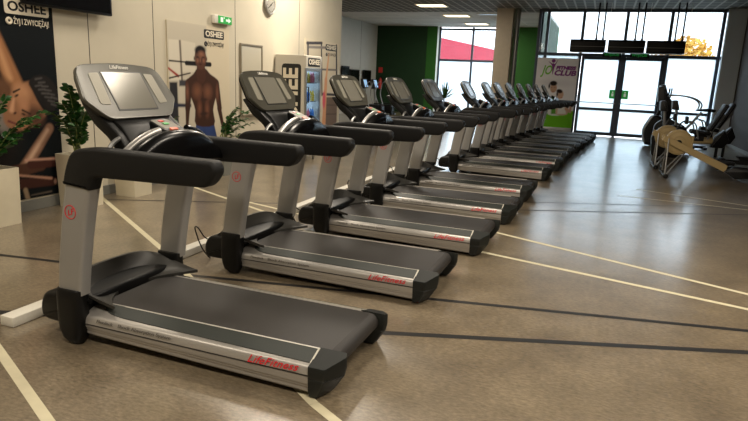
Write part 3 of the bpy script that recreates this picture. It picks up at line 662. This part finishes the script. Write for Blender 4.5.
t = empty('whiteboard', (WX, 9.64, .9)); tag(t, 'blank whiteboard with grey frame on the wall beside the fridge', 'whiteboard')
MB().box((.003, -.34, .02), (.02, .34, 1.25), .0).build('board', M['whiteboard'], t)
m = MB()
for a_, b_ in (((.002, -.37, 0), (.035, -.335, 1.28)), ((.002, .335, 0), (.035, .37, 1.28)), ((.002, -.335, 1.245), (.035, .335, 1.28)), ((.002, -.335, 0), (.05, .335, .035))): m.box(a_, b_, .005, 1)
m.build('frame', M['bframe'], t)

# drinks fridge
t = empty('drinks_fridge', (-5.72, 10.8, 0)); tag(t, 'tall white drinks fridge with lit glass front against the wall', 'fridge')
x0, x1, y0, y1, H0 = -.34, .32, -.33, .34, 2.05
m = MB(); m.box((x0, y0, .08), (x1-.02, y0+.04, H0), .006, 1); m.box((x0, y1-.04, .08), (x1-.02, y1, H0), .006, 1); m.box((x0, y0+.04, .08), (x0+.04, y1-.04, H0)); m.box((x0+.04, y0+.04, H0-.06), (x1-.02, y1-.04, H0)); m.box((x0+.04, y0+.04, .08), (x1-.02, y1-.04, .22))
for sx in (x0+.06, x1-.1):
    for sy in (y0+.06, y1-.06): m.disc((sx, sy, .04), .025, 2, .08, 12)
m.build('cabinet', M['fridge'], t)
MB().box((x0+.041, y0+.041, .221), (x0+.05, y1-.041, H0-.061)).build('lit_back', M['fridge_in'], t)
h_ = MB().box((x1-.02, y0, H0-.24), (x1+.02, y1, H0-.005), .008, 1).build('header', M['fridge'], t)
m = MB(); m.prism([((y0+y1)/2+a_, H0-.125+b_) for a_, b_ in rrect(.54, .16, .03)], 0, x1+.0205, x1+.024); lp = m.build('logo_plate', M['logo_black'], h_)
m = MB(); lettering(m, 'OSHEE', .135, (x1+.0255, (y0+y1)/2, H0-.125), (0, 1, 0), (0, 0, 1), width=.48, bold=.005); m.build('logo_lettering', M['logo_white'], lp)
m = MB()
for a_, b_ in (((x1-.018, y0+.005, .14), (x1+.018, y0+.05, H0-.245)), ((x1-.018, y1-.05, .14), (x1+.018, y1-.005, H0-.245)), ((x1-.018, y0+.05, .14), (x1+.018, y1-.05, .2)), ((x1-.018, y0+.05, H0-.3), (x1+.018, y1-.05, H0-.245))): m.box(a_, b_, .005, 1)
dr = m.build('door', M['steel'], t)
MB().box((x1-.004, y0+.045, .195), (x1+.004, y1-.045, H0-.295)).build('door_glass', M['fglass'], dr)
MB().tube([(x1+.018, y0+.03, 1.15), (x1+.06, y0+.03, 1.15), (x1+.06, y0+.03, 1.45), (x1+.018, y0+.03, 1.45)], .012, 8).build('handle', M['black'], dr)
# upright logo on the side
yl = y0-.003; lc = (.02, 1.16)
m = MB(); m.prism([(lc[0]+a_, lc[1]+b_) for a_, b_ in rrect(.42, 1.44, .07)], 1, yl, y0-.0005); sp = m.build('side_logo_plate', M['logo_black'], t)
m = MB(); lettering(m, 'OSHEE', .44, (lc[0], yl-.0015, lc[1]), (0, 0, 1), (-1, 0, 0), width=1.28, bold=.014); m.build('side_logo_lettering', M['logo_white'], sp)
for k in range(4):
    z = .45+k*.36; MB().box((x0+.05, y0+.045, z-.012), (x1-.06, y1-.045, z), 0).build('shelf', M['steel'], t)
FR = Vector((-5.72, 10.8, 0))
def bottle(mm, cm):
    r_ = empty('drink_bottle', (0, 0, 0)); prof_ = [(0, .0), (.032, .0), (.034, .02), (.034, .13), (.028, .16), (.014, .19), (.014, .205)]
    b_ = MB(); b_.loft([[(r2*math.cos(2*PI*q/12), r2*math.sin(2*PI*q/12), z_) for q in range(12)] for r2, z_ in prof_[1:]]); b_.build('body', mm, r_)
    MB().disc((0, 0, .215), .016, 2, .022, 12).build('cap', cm, r_); return r_
protos = [bottle(M['bottle_a'], M['white_plastic']), bottle(M['bottle_b'], M['white_plastic']), bottle(M['bottle_c'], M['white_plastic'])]
nm = ['blue', 'yellow', 'pink']; shelf = ['fourth shelf down', 'third shelf down', 'second shelf down', 'top shelf']; used = [0, 0, 0]
for k in range(4):
    for j in range(6):
        i = (k+j//2) % 3; o = protos[i] if not used[i] else copy_tree(protos[i]); used[i] = 1
        o.location = FR+Vector((.2, -.24+j*.096, .4505+k*.36)); tag(o, '%s drink bottle on the %s of the fridge' % (nm[i], shelf[k]), 'bottle', '%s bottles on the %s of the fridge' % (nm[i], shelf[k]))

# potted plants
def planter(loc, w, h, mt, label, rz=0):
    r_ = empty('potted_plant', loc, rz); tag(r_, label, 'potted plant')
    m_ = MB(); b0 = w/2*.93; b1 = w/2; th = .02
    sq = lambda a_, z_: [(x_, y_, z_) for x_, y_ in rrect(2*a_, 2*a_, .015, 2)]
    m_.loft([sq(b0, 0), sq(b1, h), sq(b1-th, h), sq(b1-th, h-.06)]); m_.build('planter', M[mt], r_)
    MB().loft([sq(b1-th-.002, h-.09), sq(b1-th-.002, h-.045)]).build('soil', M['soil'], r_); return r_
def leaf(mb_, p, d, n, L_, w_, mi=0):
    d = d.normalized(); sd = d.cross(n).normalized(); n = sd.cross(d); pts = []
    for t_, q in ((0, .12), (.3, .9), (.6, 1), (.85, .55), (1, .0)):
        c0 = p+d*L_*t_-n*L_*.18*t_*t_
        pts.append((c0-sd*w_/2*q+n*w_*.18*q, c0, c0+sd*w_/2*q+n*w_*.18*q))
    vs = [v for tr_ in pts for v in tr_]; fs = []
    for i in range(4): fs += [(i*3, i*3+1, i*3+4, i*3+3), (i*3+1, i*3+2, i*3+5, i*3+4)]
    mb_.add(vs, fs, mi)
def zz_foliage(root, h, stems, L_=.115, w_=.062):
    """arching stems with paired oval leaflets; stems: (end offset x, y, height)"""
    lf = MB(); st = MB()
    for ex, ey, ez, n in stems:
        p0 = Vector((random.uniform(-.06, .06), random.uniform(-.06, .06), h-.05)); p2 = Vector((ex, ey, h+ez)); p1 = Vector((ex*.25, ey*.25, h+ez*.72))
        pts = [(p0*(1-t_)**2+p1*2*t_*(1-t_)+p2*t_*t_) for t_ in [i/16 for i in range(17)]]
        st.tube(pts, [.011, .003], 6)
        for i in range(n):
            t_ = .25+.75*i/(n-1); f_ = t_*16; k_ = min(15, int(f_)); p = pts[k_].lerp(pts[k_+1], f_-k_); tg = (pts[k_+1]-pts[k_]).normalized()
            sd = tg.cross(Vector((random.gauss(0, .2), random.gauss(0, .2), 1))).normalized()
            nn_ = sd.cross(tg).normalized()
            for sg_ in (-1, 1):
                dd = sd*sg_*.8+tg*.6+Vector((random.gauss(0, .15), random.gauss(0, .15), random.gauss(0, .15)))
                leaf(lf, p, dd, nn_+Vector((random.gauss(0, .25), random.gauss(0, .25), .2)), L_*random.uniform(.8, 1.15)*(1-.25*t_), w_*random.uniform(.85, 1.1))
    st.build('stem', M['stem'], root); lf.build('foliage', M['leaf'], root, 60)
r_ = planter((-5.85, 4.32, 0), .35, .6, 'planter', 'cream square planter with zz plant at the left edge of the photo')
zz_foliage(r_, .6, [(.1, .55, .55, 14), (.16, .42, .42, 12), (.2, .3, .5, 12), (.03, .2, .7, 12), (.2, -.1, .5, 12), (.05, -.35, .45, 10), (.25, .12, .3, 9)])
r_ = planter((-5.84, 5.43, 0), .37, .64, 'planter', 'cream planter with the tallest zz plant, behind the nearest treadmill upright')
zz_foliage(r_, .64, [(.12, -.2, .78, 17), (.1, -.1, .70, 15), (.15, -.32, .6, 14), (.2, -.05, .5, 12), (.1, -.42, .5, 13), (.1, .1, .45, 12), (.25, -.25, .35, 10)])
r_ = planter((-5.80, 6.27, 0), .35, .5, 'planter', 'cream planter seen low under the nearest treadmill armrest')
zz_foliage(r_, .5, [(.1, .55, .6, 13), (.15, .7, .5, 13), (.1, .3, .55, 11), (.2, -.1, .4, 10)])
sl = MB()
for k in range(9):
    a1 = random.uniform(-.6, 1.2); r0 = random.uniform(.25, .5); tip = Vector((.15*math.cos(a1), -r0*math.sin(a1), .5+random.uniform(.28, .5)))
    sl.tube([(0, 0, .45), tip*.55+Vector((0, 0, .32)), tip], [.012, .003], 6, smooth=5, sy=.3)
sl.build('strap_leaves', M['leaf2'], r_, 60)
r_ = planter((-5.83, 8.33, 0), .35, .6, 'planter_grey', 'grey planter with zz plant below the shirtless man poster')
zz_foliage(r_, .6, [(.15, .25, .48, 12), (.2, .55, .45, 14), (.2, .62, .22, 13), (.12, .5, .3, 12), (.1, .1, .3, 8), (.25, .68, .05, 10)])
# strappy plant near the window
p = at(452, 128, 1, 24); r_ = planter((-6.2, 24.6, 0), .5, .7, 'planter_grey', 'spiky potted plant in front of the alcove window'); fl = MB()
for k in range(60):
    a1 = random.uniform(0, 2*PI); e1 = random.uniform(.1, 1.3); L1 = random.uniform(.5, .8); d1 = Vector((math.cos(a1)*math.cos(e1), math.sin(a1)*math.cos(e1), math.sin(e1)))
    leaf(fl, Vector((0, 0, .95)), d1, Vector((0, 0, 1)) if e1 < 1 else Vector((math.cos(a1), math.sin(a1), .2)), L1, .06)
fl.build('foliage', M['leaf'], r_, 60); MB().tube([(0, 0, .62), (0, 0, 1.0)], .03, 10).build('stem', M['bark'], r_)

# ------------------------------------------------------------------ ceiling lights
def ceiling_light(x, y, w, d, label, group, power, col=(1, .89, .75), on=True):
    r_ = empty('ceiling_light', (x, y, CZ)); tag(r_, label, 'ceiling light', group)
    m_ = MB()
    for a_, b_ in (((-w/2-.03, -d/2-.03, -.035), (-w/2, d/2+.03, -.001)), ((w/2, -d/2-.03, -.035), (w/2+.03, d/2+.03, -.001)), ((-w/2, -d/2-.03, -.035), (w/2, -d/2, -.001)), ((-w/2, d/2, -.035), (w/2, d/2+.03, -.001))): m_.box(a_, b_)
    m_.build('frame', M['white_plastic'], r_)
    MB().box((-w/2, -d/2, -.02), (w/2, d/2, -.002)).build('diffuser', M['lamp' if on else 'lampoff'], r_)
    if on:
        l = bpy.data.lights.new('lamp', 'AREA'); l.shape = 'RECTANGLE'; l.size = w; l.size_y = d; l.energy = power; l.color = col
        lo = bpy.data.objects.new('lamp', l); COL.objects.link(lo); lo.parent = r_; lo.location = (0, 0, -.045)
ceiling_light(-6.1, 21.5, 1.0, .75, 'lit square ceiling panel nearest the camera of the three', None, 100)
ceiling_light(-5.95, 24.8, 1.0, .75, 'middle one of the three lit ceiling panels', None, 100)
ceiling_light(-5.8, 28.2, 1.0, .75, 'lit ceiling panel just above the alcove window', None, 100)
ceiling_light(-4.5, 24.3, .9, .6, 'unlit bluish ceiling panel beside the beige column', None, 0, on=False)
LP = 56  # added panels out of view, placed and scaled to light floor and wall
for x, y, q in ((-4.6, .6, .75), (-4.6, 4.0, .8), (-4.6, 7.4, 1.0), (-4.6, 10.8, 3.4), (-4.6, 16.5, .6),
                (-2.0, .4, 1.1), (-1.75, 5.7, 1.5), (.8, .4, 1.6), (.9, 5.4, 1.8), (2.6, .4, 1.5), (2.8, 5.2, 1.8)):
    ceiling_light(x, y, 1.0, .6, 'unseen ceiling panel added to light the room', 'unseen ceiling panels added to light the room', LP*q)

# ------------------------------------------------------------------ things at the entrance
for k, (xa, xb) in enumerate(((-1.2, -.13), (-.055, 1.02), (1.08, 2.15))):
    r_ = empty('air_curtain', ((xa+xb)/2, 21, 2.78)); hw = (xb-xa)/2
    tag(r_, ['left one of three black air curtains hanging above the entrance', 'middle one of three black air curtains hanging above the entrance', 'right one of three black air curtains hanging above the entrance'][k], 'air curtain', 'air curtains hanging above the entrance')
    m = MB(); m.prism(round2([(-.2, .04), (-.16, 0), (.16, 0), (.2, .04), (.2, .34), (.14, .39), (-.14, .39), (-.2, .34)], .02, 3), 0, -hw, hw, .012, 2); m.build('housing', M['black'], r_)
    m = MB(); m.box((-hw+.05, -.13, -.004), (hw-.05, .13, .004))
    for q in range(8): m.box((-hw+.06, -.12+q*.032, -.012), (hw-.06, -.112+q*.032, -.003))
    m.build('outlet_grille', M['steel'], r_)
    MB().box((-hw+.02, -.205, .16), (hw-.02, -.198, .175)).build('seam_line', M['base'], r_)
    for q, (xo, yo) in enumerate(((hw-.3, 0), (hw-.1, 0), (-hw+.3, .1), (-hw+.1, .1))):
        if q < 2 or k == 9:
            MB().tube([(xo, yo, .38), (xo, yo, CZ-2.78-.001)], .026, 8).box((xo-.035, yo-.035, .38), (xo+.035, yo+.035, .44), .005, 1).build('hanging_rod', M['black'], r_)
    MB().tube([(hw+.01, 0, .2), (hw+.06, 0, CZ-2.78-.001)], .007, 6).build('cable', M['white_plastic'], r_)
for x, lb in ((.1, 'small green exit sign over the left door leaf'), (.98, 'small green exit sign over the right door leaf')):
    r_ = empty('exit_sign', (x, DY-.1, T-.06)); tag(r_, lb, 'exit sign')
    MB().box((-.3, -.03, 0), (.3, .02, .16), .006, 1).build('housing', M['black'], r_)
    m = MB(); lettering(m, 'WYJ\u015aCIE', .12, (0, -.032, .08), (1, 0, 0), (0, 0, 1), width=.48, bold=.002); m.build('sign_lettering', M['exit'], r_)

# banner
bx0, bz0, bw, bh = -2.36, .2, 1.41, 2.44
sk_ = (196, 158, 132); kx = lambda x_, y_: ((x_-18)/225*bw if False else x_, y_)
def qb(px, py):
    p = at(px, py, 1, DY-.1); return (p.x-bx0, p.z-bz0)
ops = [('poly', [(-.1, -.1), (bw+.1, -.1), (bw+.1, .62), (-.1, .62)], (110, 186, 36), .01),
       ('ell', qb(552.5, 83), .17, .035, 0, (205, 200, 205), .3),
       # man
       ('poly', smooth2([qb(x_, y_) for x_, y_ in ((548, 114.5), (547.5, 106), (550, 97), (556, 96), (561, 103), (562, 114.5))], 3), (226, 230, 226), .03), ('poly', [qb(551, 97), qb(555, 97), qb(556, 114), qb(551, 114)], (96, 160, 60), .05),
       ('ell', qb(553.5, 88), .115, .165, 0, sk_, .02), ('ell', qb(553.5, 83.3), .125, .085, 0, (36, 28, 26), .03), ('ell', qb(549.3, 86), .03, .08, 0, (36, 28, 26), .03), ('ell', qb(553, 91.3), .03, .012, 0, (150, 80, 70), .02), ('ell', qb(551.7, 87.5), .016, .008, 0, (40, 28, 24), .015), ('ell', qb(554.8, 87.5), .016, .008, 0, (40, 28, 24), .015),
       # woman
       ('poly', smooth2([qb(x_, y_) for x_, y_ in ((556, 114.5), (557, 106), (560, 101), (565, 102), (568, 107), (567, 114.5))], 3), (214, 176, 150), .03), ('poly', [qb(558, 105), qb(565, 106), qb(566, 114), qb(557, 114)], (232, 232, 226), .04),
       ('ell', qb(560.5, 95), .10, .14, -.2, (206, 168, 142), .02), ('ell', qb(559.5, 91.2), .105, .07, -.2, (48, 32, 26), .03), ('ell', qb(557.2, 94), .03, .09, 0, (48, 32, 26), .03), ('ell', qb(561.5, 97.6), .028, .01, 0, (170, 80, 80), .02),
       ('cap', qb(566, 109), qb(570, 112), .05, .04, (206, 166, 140), .02), ('cap', qb(570, 112), qb(570.5, 107), .04, .035, (206, 166, 140), .02),
       ('ell', qb(567.5, 106.5), .05, .06, 0, (30, 28, 32), .02), ('ell', qb(572, 105.5), .05, .06, 0, (30, 28, 32), .02), ('cap', qb(567.5, 106.5), qb(572, 105.5), .02, .02, (60, 60, 64), .02)]
bn = paint('banner', (bx0, DY-.0715, bz0), (1, 0, 0), bw, bh, 110, 180, (236, 233, 234), ops, None); tag(bn, 'fitness club banner with a couple and a green foot beside the door', 'banner')
MB().box((bx0, DY-.13, .0), (bx0+bw, DY-.072, bz0+.01), .01, 2).build('stand_base', M['steel'], bn)
yb = DY-.0985
m = MB(); lettering(m, 'JO', .44, (bx0+.35, yb, bz0+2.0), (1, 0, 0), (0, 0, 1), width=.40, bold=.008, shear=.35); m.build('logo_lettering', M['lime'], bn)
m = MB(); lettering(m, 'FITNESS', .155, (bx0+1.0, yb, bz0+2.10), (1, 0, 0), (0, 0, 1), width=.68, bold=.012, shear=.15); lettering(m, 'CLUB', .25, (bx0+.98, yb, bz0+1.92), (1, 0, 0), (0, 0, 1), width=.74, bold=.012, shear=.2)
m.disc((bx0+.56, yb, bz0+2.34), .065, 1, .002, 16); fig = smooth2([(.66, 2.15), (.72, 2.12), (.84, 2.28), (.74, 2.06), (.70, 1.95), (.66, 1.72), (.62, 1.95), (.58, 2.08), (.42, 2.22), (.60, 2.13)], 3)
m.prism([(bx0+a_*.8+.04, bz0+b_*.95+.22) for a_, b_ in fig], 1, yb-.001, yb+.001); m.build('club_lettering', M['purple'], bn)

# alcove: wall screens, extinguisher, two machines
for k, (px, py, w_, h_) in enumerate(((346.5, 71, .8, .75), (355.5, 75, 1.1, .85), (368, 76, 1.0, .95))):
    p = at(px, py, 0, -11.1); r_ = empty('wall_screen', (-11.24, p.y, p.z-h_/2)); tag(r_, ['black wall screen in the alcove, half hidden by the wall corner', 'black wall screen in the alcove, middle of three', 'black wall screen in the alcove, nearest the dark green wall'][k], 'screen', 'wall screens in the alcove')
    MB().box((.05, -w_/2, 0), (.12, w_/2, h_*.8), .01, 1).build('housing', M['black'], r_); MB().box((.121, -w_/2+.05, .05), (.123, w_/2-.05, h_*.8-.05)).build('screen', M['gloss'], r_); MB().box((0, -.12, .2), (.06, .12, .5)).build('bracket', M['black'], r_)
p = at(380.5, 83, 1, 29.7); r_ = empty('fire_extinguisher', (p.x, 29.66, p.z-.3)); tag(r_, 'red fire extinguisher hung on the dark green alcove wall', 'fire extinguisher')
b_ = MB(); b_.loft([[(r2*math.cos(2*PI*q/16), r2*math.sin(2*PI*q/16), z_) for q in range(16)] for r2, z_ in ((.05, 0), (.085, .02), (.085, .45), (.04, .53), (.03, .58))]); b_.build('cylinder', M['red'], r_)
MB().box((-.04, -.03, .58), (.1, .03, .64), .01, 1).tube([(.03, -.03, .6), (.14, -.05, .5), (.11, -.06, .2)], .012, 8, smooth=4).build('valve_and_hose', M['black'], r_)
MB().box((-.06, .085, .3), (.06, .141, .4)).build('bracket', M['black'], r_)
p = at(380.5, 70, 1, 29.78); tag(MB().box((p.x-.11, 29.785, p.z-.14), (p.x+.11, 29.798, p.z+.14), .003, 1).build('fire_sign', M['red']), 'small red sign above the extinguisher on the dark wall', 'sign')
for k, (px, yy) in enumerate(((370, 26.4), (380, 27.2))):
    p = at(px, 93, 1, yy); r_ = empty('cross_trainer', (p.x, yy, 0)); tag(r_, ['cross trainer with bright console in the alcove, left of two', 'cross trainer with bright console in the alcove, right of two'][k], 'cross trainer', 'cross trainers in the alcove')
    MB().box((-.5, -.25, .05), (.7, .25, .45), .08, 3).box((-.6, -.3, 0), (-.5, .3, .06)).box((.65, -.3, 0), (.75, .3, .06)).build('base', M['black'], r_)
    MB().tube([(-.2, 0, .4), (-.3, 0, 1.2)], .05, 12).build('mast', M['steel'], r_)
    MB().prism(round2([(-.36, 1.15), (-.16, 1.2), (-.3, 1.62), (-.4, 1.6)], .03), 1, -.24, .24, .02, 2).build('console', M['bezel'], r_)
    MB().prism([(-.172, 1.24), (-.165, 1.245), (-.283, 1.57), (-.29, 1.565)], 1, -.19, .19).build('screen', mat('lit_screen', (150, 190, 230), .4, emit=.6) if k == 0 else bpy.data.materials['lit_screen'], r_)
    for sg in (-1, 1): MB().tube([(.1, sg*.3, .35), (-.1, sg*.33, .9), (-.02, sg*.33, 1.4), (.1, sg*.3, 1.5)], .02, 8, smooth=5).build('swing_arm', M['steel'], r_)
    for sg in (-1, 1): MB().box((.15, sg*.2-.07, .42+.06*sg), (.55, sg*.2+.07, .46+.06*sg), .01, 1).build('pedal', M['rubber'], r_)

# ------------------------------------------------------------------ machines on the right
def rower(x, y, label):
    r_ = empty('rowing_machine', (x, y, 0)); tag(r_, label, 'rowing machine', 'rowing machines on the right')
    fz = .69
    m = MB(); m.disc((0, 0, fz), .25, 1, .15, 40, 0, .02); fwh = m.build('flywheel_housing', M['tan'], r_)
    m = MB(); m.ring((0, -.078, fz), .215, .008, 1, 40); m.ring((0, -.078, fz), .12, .006, 1, 32); m.build('cage_ring', M['tan'], fwh)
    m = MB(); m.disc((0, -.085, fz), .05, 1, .03, 20); m.box((-.09, -.095, fz-.012), (.05, -.08, fz+.012)); m.build('hub', M['black'], fwh)
    m = MB()
    for yo in (-.115, .115):
        m.prism([(-.31, fz+.02), (-.27, fz+.13), (.9, .31), (.87, .175)], 1, yo-.02, yo+.02, .006, 1)
    m.build('main_beam', M['tan'], r_)
    m = MB(); m.box((.22, -.13, fz-.12), (.25, .13, fz+.14), .008, 1); m.build('chain_guide', M['tan'], r_)
    for sg in (-1, 1):
        m = MB(); m.tube([(-.19, sg*.12, fz+.08), (-.19, sg*.3, .06)], .016, 8); m.tube([(.12, sg*.12, fz-.2), (-.16, sg*.29, .07)], .014, 8); m.build('leg', M['steel'], r_)
    m = MB(); m.box((-.23, -.42, .025), (-.14, .42, .075), .01, 1)
    for sg in (-1, 1): m.disc((-.185, sg*.42, .045), .045, 1, .07, 16, 0, .01)
    m.build('front_foot', M['black'], r_)
    for sg in (-1, 1):
        m = MB(); m.prism(round2([(.84, .2), (1.04, .07), (1.3, .09), (1.36, .25), (1.0, .29)], .02), 1, sg*.14-.07, sg*.14+.07, .01, 2); m.build('footboard', M['black'], r_)
    m = MB(); m.box((.8, -.035, .2), (2.15, .035, .29), .008, 1); m.build('monorail', M['black'], r_)
    m = MB(); m.box((1.4, -.16, .33), (1.7, .16, .38), .03, 3); m.box((1.45, -.05, .27), (1.65, .05, .34)); m.build('seat', M['seat_black'], r_)
    m = MB(); m.box((2.06, -.22, 0), (2.14, .22, .04), .01, 1); m.box((2.07, -.03, .03), (2.12, .03, .22)); m.build('rear_leg', M['black'], r_)
    m = MB(); m.tube([(-.1, .1, fz+.1), (.0, .12, 1.05), (.1, .0, 1.12)], .016, 8, smooth=4); m.box((.06, -.1, 1.05), (.11, .1, 1.2), .01, 1); m.build('monitor_arm', M['black'], r_)
    m = MB(); m.tube([(.28, -.22, fz+.1), (.28, .22, fz+.1)], .016, 8); m.build('pull_handle', M['rubber'], r_)
rower(1.5, 13.22, 'tan rowing machine nearest the camera on the right')
rower(1.42, 14.6, 'second tan rowing machine, behind the nearest one')
def recumbent(x, y, label):
    r_ = empty('recumbent_bike', (x, y, 0)); tag(r_, label, 'exercise bike', 'recumbent bikes on the right')
    m = MB(); m.prism(round2([(-.88, .12), (-.93, .6), (-.75, .82), (-.48, .78), (-.3, .5), (-.25, .12)], .08), 1, -.16, .16, .04, 3); m.build('drive_housing', M['black'], r_)
    m = MB(); m.tube([(-.4, 0, .5), (.5, 0, .56)], .055, 12); m.build('main_beam', M['tan'], r_)
    m = MB(); m.tube([(-.66, 0, .75), (-.72, 0, 1.28)], .035, 10); m.build('mast', M['steel'], r_)
    m = MB(); m.prism(round2([(-.82, 1.2), (-.65, 1.2), (-.72, 1.45), (-.84, 1.43)], .03), 1, -.2, .2, .02, 2); m.build('console', M['bezel'], r_)
    m = MB(); m.prism(round2([(-.12, .72), (.3, .70), (.32, .78), (-.1, .82)], .03), 1, -.22, .22, .025, 3); m.box((.0, -.06, .55), (.2, .06, .74)); m.build('seat', M['seat_black'], r_)
    m = MB(); m.prism(round2([(.24, .82), (.32, .79), (.60, 1.40), (.52, 1.44)], .03), 1, -.22, .22, .03, 3); m.build('backrest', M['seat_black'], r_)
    m = MB(); m.tube([(.28, 0, .6), (.36, 0, .85), (.56, 0, 1.2)], .03, 8); m.build('back_frame', M['steel'], r_)
    m = MB(); m.prism(round2([(.35, .42), (.62, .42), (.72, .60), (.60, .85), (.42, .66)], .03), 1, -.12, .12, .02, 2); m.build('rear_block', M['black'], r_)
    m = MB()
    for sg in (-1, 1): m.tube([(.05, sg*.26, .62), (-.05, sg*.28, .95), (-.2, sg*.26, .98)], .018, 8, smooth=4)
    m.tube([(.05, -.26, .62), (.05, .26, .62)], .018, 8); m.build('side_handles', M['steel'], r_)
    for xx, nm_ in ((-.75, 'front_foot'), (.5, 'rear_foot')):
        m = MB(); m.box((xx-.04, -.3, 0), (xx+.04, .3, .07), .02, 2); m.box((xx-.03, -.03, .05), (xx+.03, .03, .5)); m.build(nm_, M['black'], r_)
    for sg in (-1, 1):
        m = MB(); m.disc((-.55, sg*.19, .45), .03, 1, .06, 10); m.box((-.57, sg*.21-.012, .45), (-.53, sg*.21+.012, .45+sg*.17)); m.box((-.61, sg*.27-.06, .44+sg*.17), (-.49, sg*.27+.06, .47+sg*.17)); m.build('pedal', M['black'], r_)
recumbent(2.12, 15.9, 'recumbent bike with tilted black backrest, nearer of two')
recumbent(2.52, 17.4, 'recumbent bike with tilted black backrest, rightmost by the dark wall')
r_ = empty('upright_bike', (2.05, 18.6, 0)); tag(r_, 'upright exercise bike with saddle and long curved handlebar', 'exercise bike')
m = MB(); m.prism(round2([(-.65, .15), (-.62, .75), (-.35, .95), (.15, .75), (.4, .3), (.35, .15)], .1), 1, -.15, .15, .04, 3); m.build('drive_housing', M['black'], r_)
m = MB(); m.prism(round2([(-.45, .85), (-.25, .85), (-.22, 1.35), (-.42, 1.6), (-.52, 1.55)], .05), 1, -.09, .09, .03, 3); m.build('mast', M['black'], r_)
m = MB(); m.prism(round2([(-.62, 1.35), (-.42, 1.42), (-.52, 1.80), (-.66, 1.76)], .03), 1, -.22, .22, .02, 2); m.build('console', M['bezel'], r_)
m = MB()
for sg in (-1, 1): m.tube([(-.4, sg*.05, 1.52), (-.25, sg*.22, 1.56), (.1, sg*.25, 1.54), (.35, sg*.25, 1.46), (.46, sg*.24, 1.34), (.44, sg*.22, 1.22)], .022, 10, smooth=5)
m.build('handlebar', M['steel'], r_)
m = MB(); m.tube([(.15, 0, .6), (.52, 0, 1.14)], .035, 10); m.build('seat_post', M['steel'], r_)
m = MB(); m.prism(round2([(.35, 1.17), (.82, 1.15), (.86, 1.22), (.7, 1.25), (.38, 1.21)], .03), 1, -.13, .13, .03, 3); m.build('saddle', M['seat_black'], r_)
m = MB(); m.box((-.62, -.28, 0), (-.52, .28, .08), .02, 2); m.box((.4, -.28, 0), (.5, .28, .08), .02, 2); m.box((-.6, -.05, .05), (.48, .05, .18), .02, 2); m.build('base', M['black'], r_)
for sg in (-1, 1):
    m = MB(); m.disc((-.1, sg*.18, .45), .03, 1, .08, 10); m.box((-.12, sg*.2-.012, .45), (-.08, sg*.2+.012, .45+sg*.17)); m.box((-.16, sg*.26-.05, .44+sg*.17), (-.04, sg*.26+.05, .47+sg*.17)); m.build('pedal', M['black'], r_)
r_ = empty('cross_trainer', (1.85, 20.2, 0)); tag(r_, 'dark cross trainer left of the bikes, in front of the glass door', 'cross trainer')
m = MB(); m.prism(round2([(-.55, .05), (-.62, .5), (-.4, .95), (-.05, .9), (.15, .4), (.2, .05)], .12), 1, -.28, .28, .06, 3); m.build('drive_housing', M['black'], r_)
m = MB(); m.tube([(-.52, -.3, .1), (-.58, -.3, .5), (-.38, -.3, .93)], .022, 8, smooth=5); m.build('trim_strip', M['steel'], r_)
m = MB(); m.tube([(-.25, 0, .85), (-.15, 0, 1.5)], .05, 10); m.build('mast', M['black'], r_)
m = MB(); m.prism(round2([(-.25, 1.42), (-.02, 1.5), (-.16, 1.86), (-.3, 1.82)], .03), 1, -.22, .22, .02, 2); m.build('console', M['bezel'], r_)
for sg in (-1, 1):
    m = MB(); m.tube([(.1, sg*.3, .3), (-.12, sg*.33, .95), (.0, sg*.33, 1.5), (.02, sg*.3, 1.75)], .022, 8, smooth=5); m.build('swing_arm', M['black'], r_)
    m = MB(); m.box((.2, sg*.18-.08, .3+.08*sg), (.7, sg*.18+.08, .34+.08*sg), .015, 1); m.tube([(.1, sg*.25, .3), (1.0, sg*.2, .26)], .025, 8); m.build('pedal', M['black'], r_)
m = MB(); m.box((-.5, -.06, .02), (1.2, .06, .1), .02, 2); m.box((1.1, -.3, 0), (1.2, .3, .08), .02, 2); m.build('base', M['black'], r_)

# ------------------------------------------------------------------ daylight and view
w = bpy.data.worlds.new('overcast_sky'); S.world = w; w.use_nodes = True
bg = w.node_tree.nodes['Background']; bg.inputs[0].default_value = (.88, .94, 1, 1); bg.inputs[1].default_value = 7.5
S.view_settings.view_transform = 'Standard'; S.view_settings.look = 'None'; S.view_settings.gamma = 1; S.view_settings.exposure = 0
S.view_settings.use_curve_mapping = False
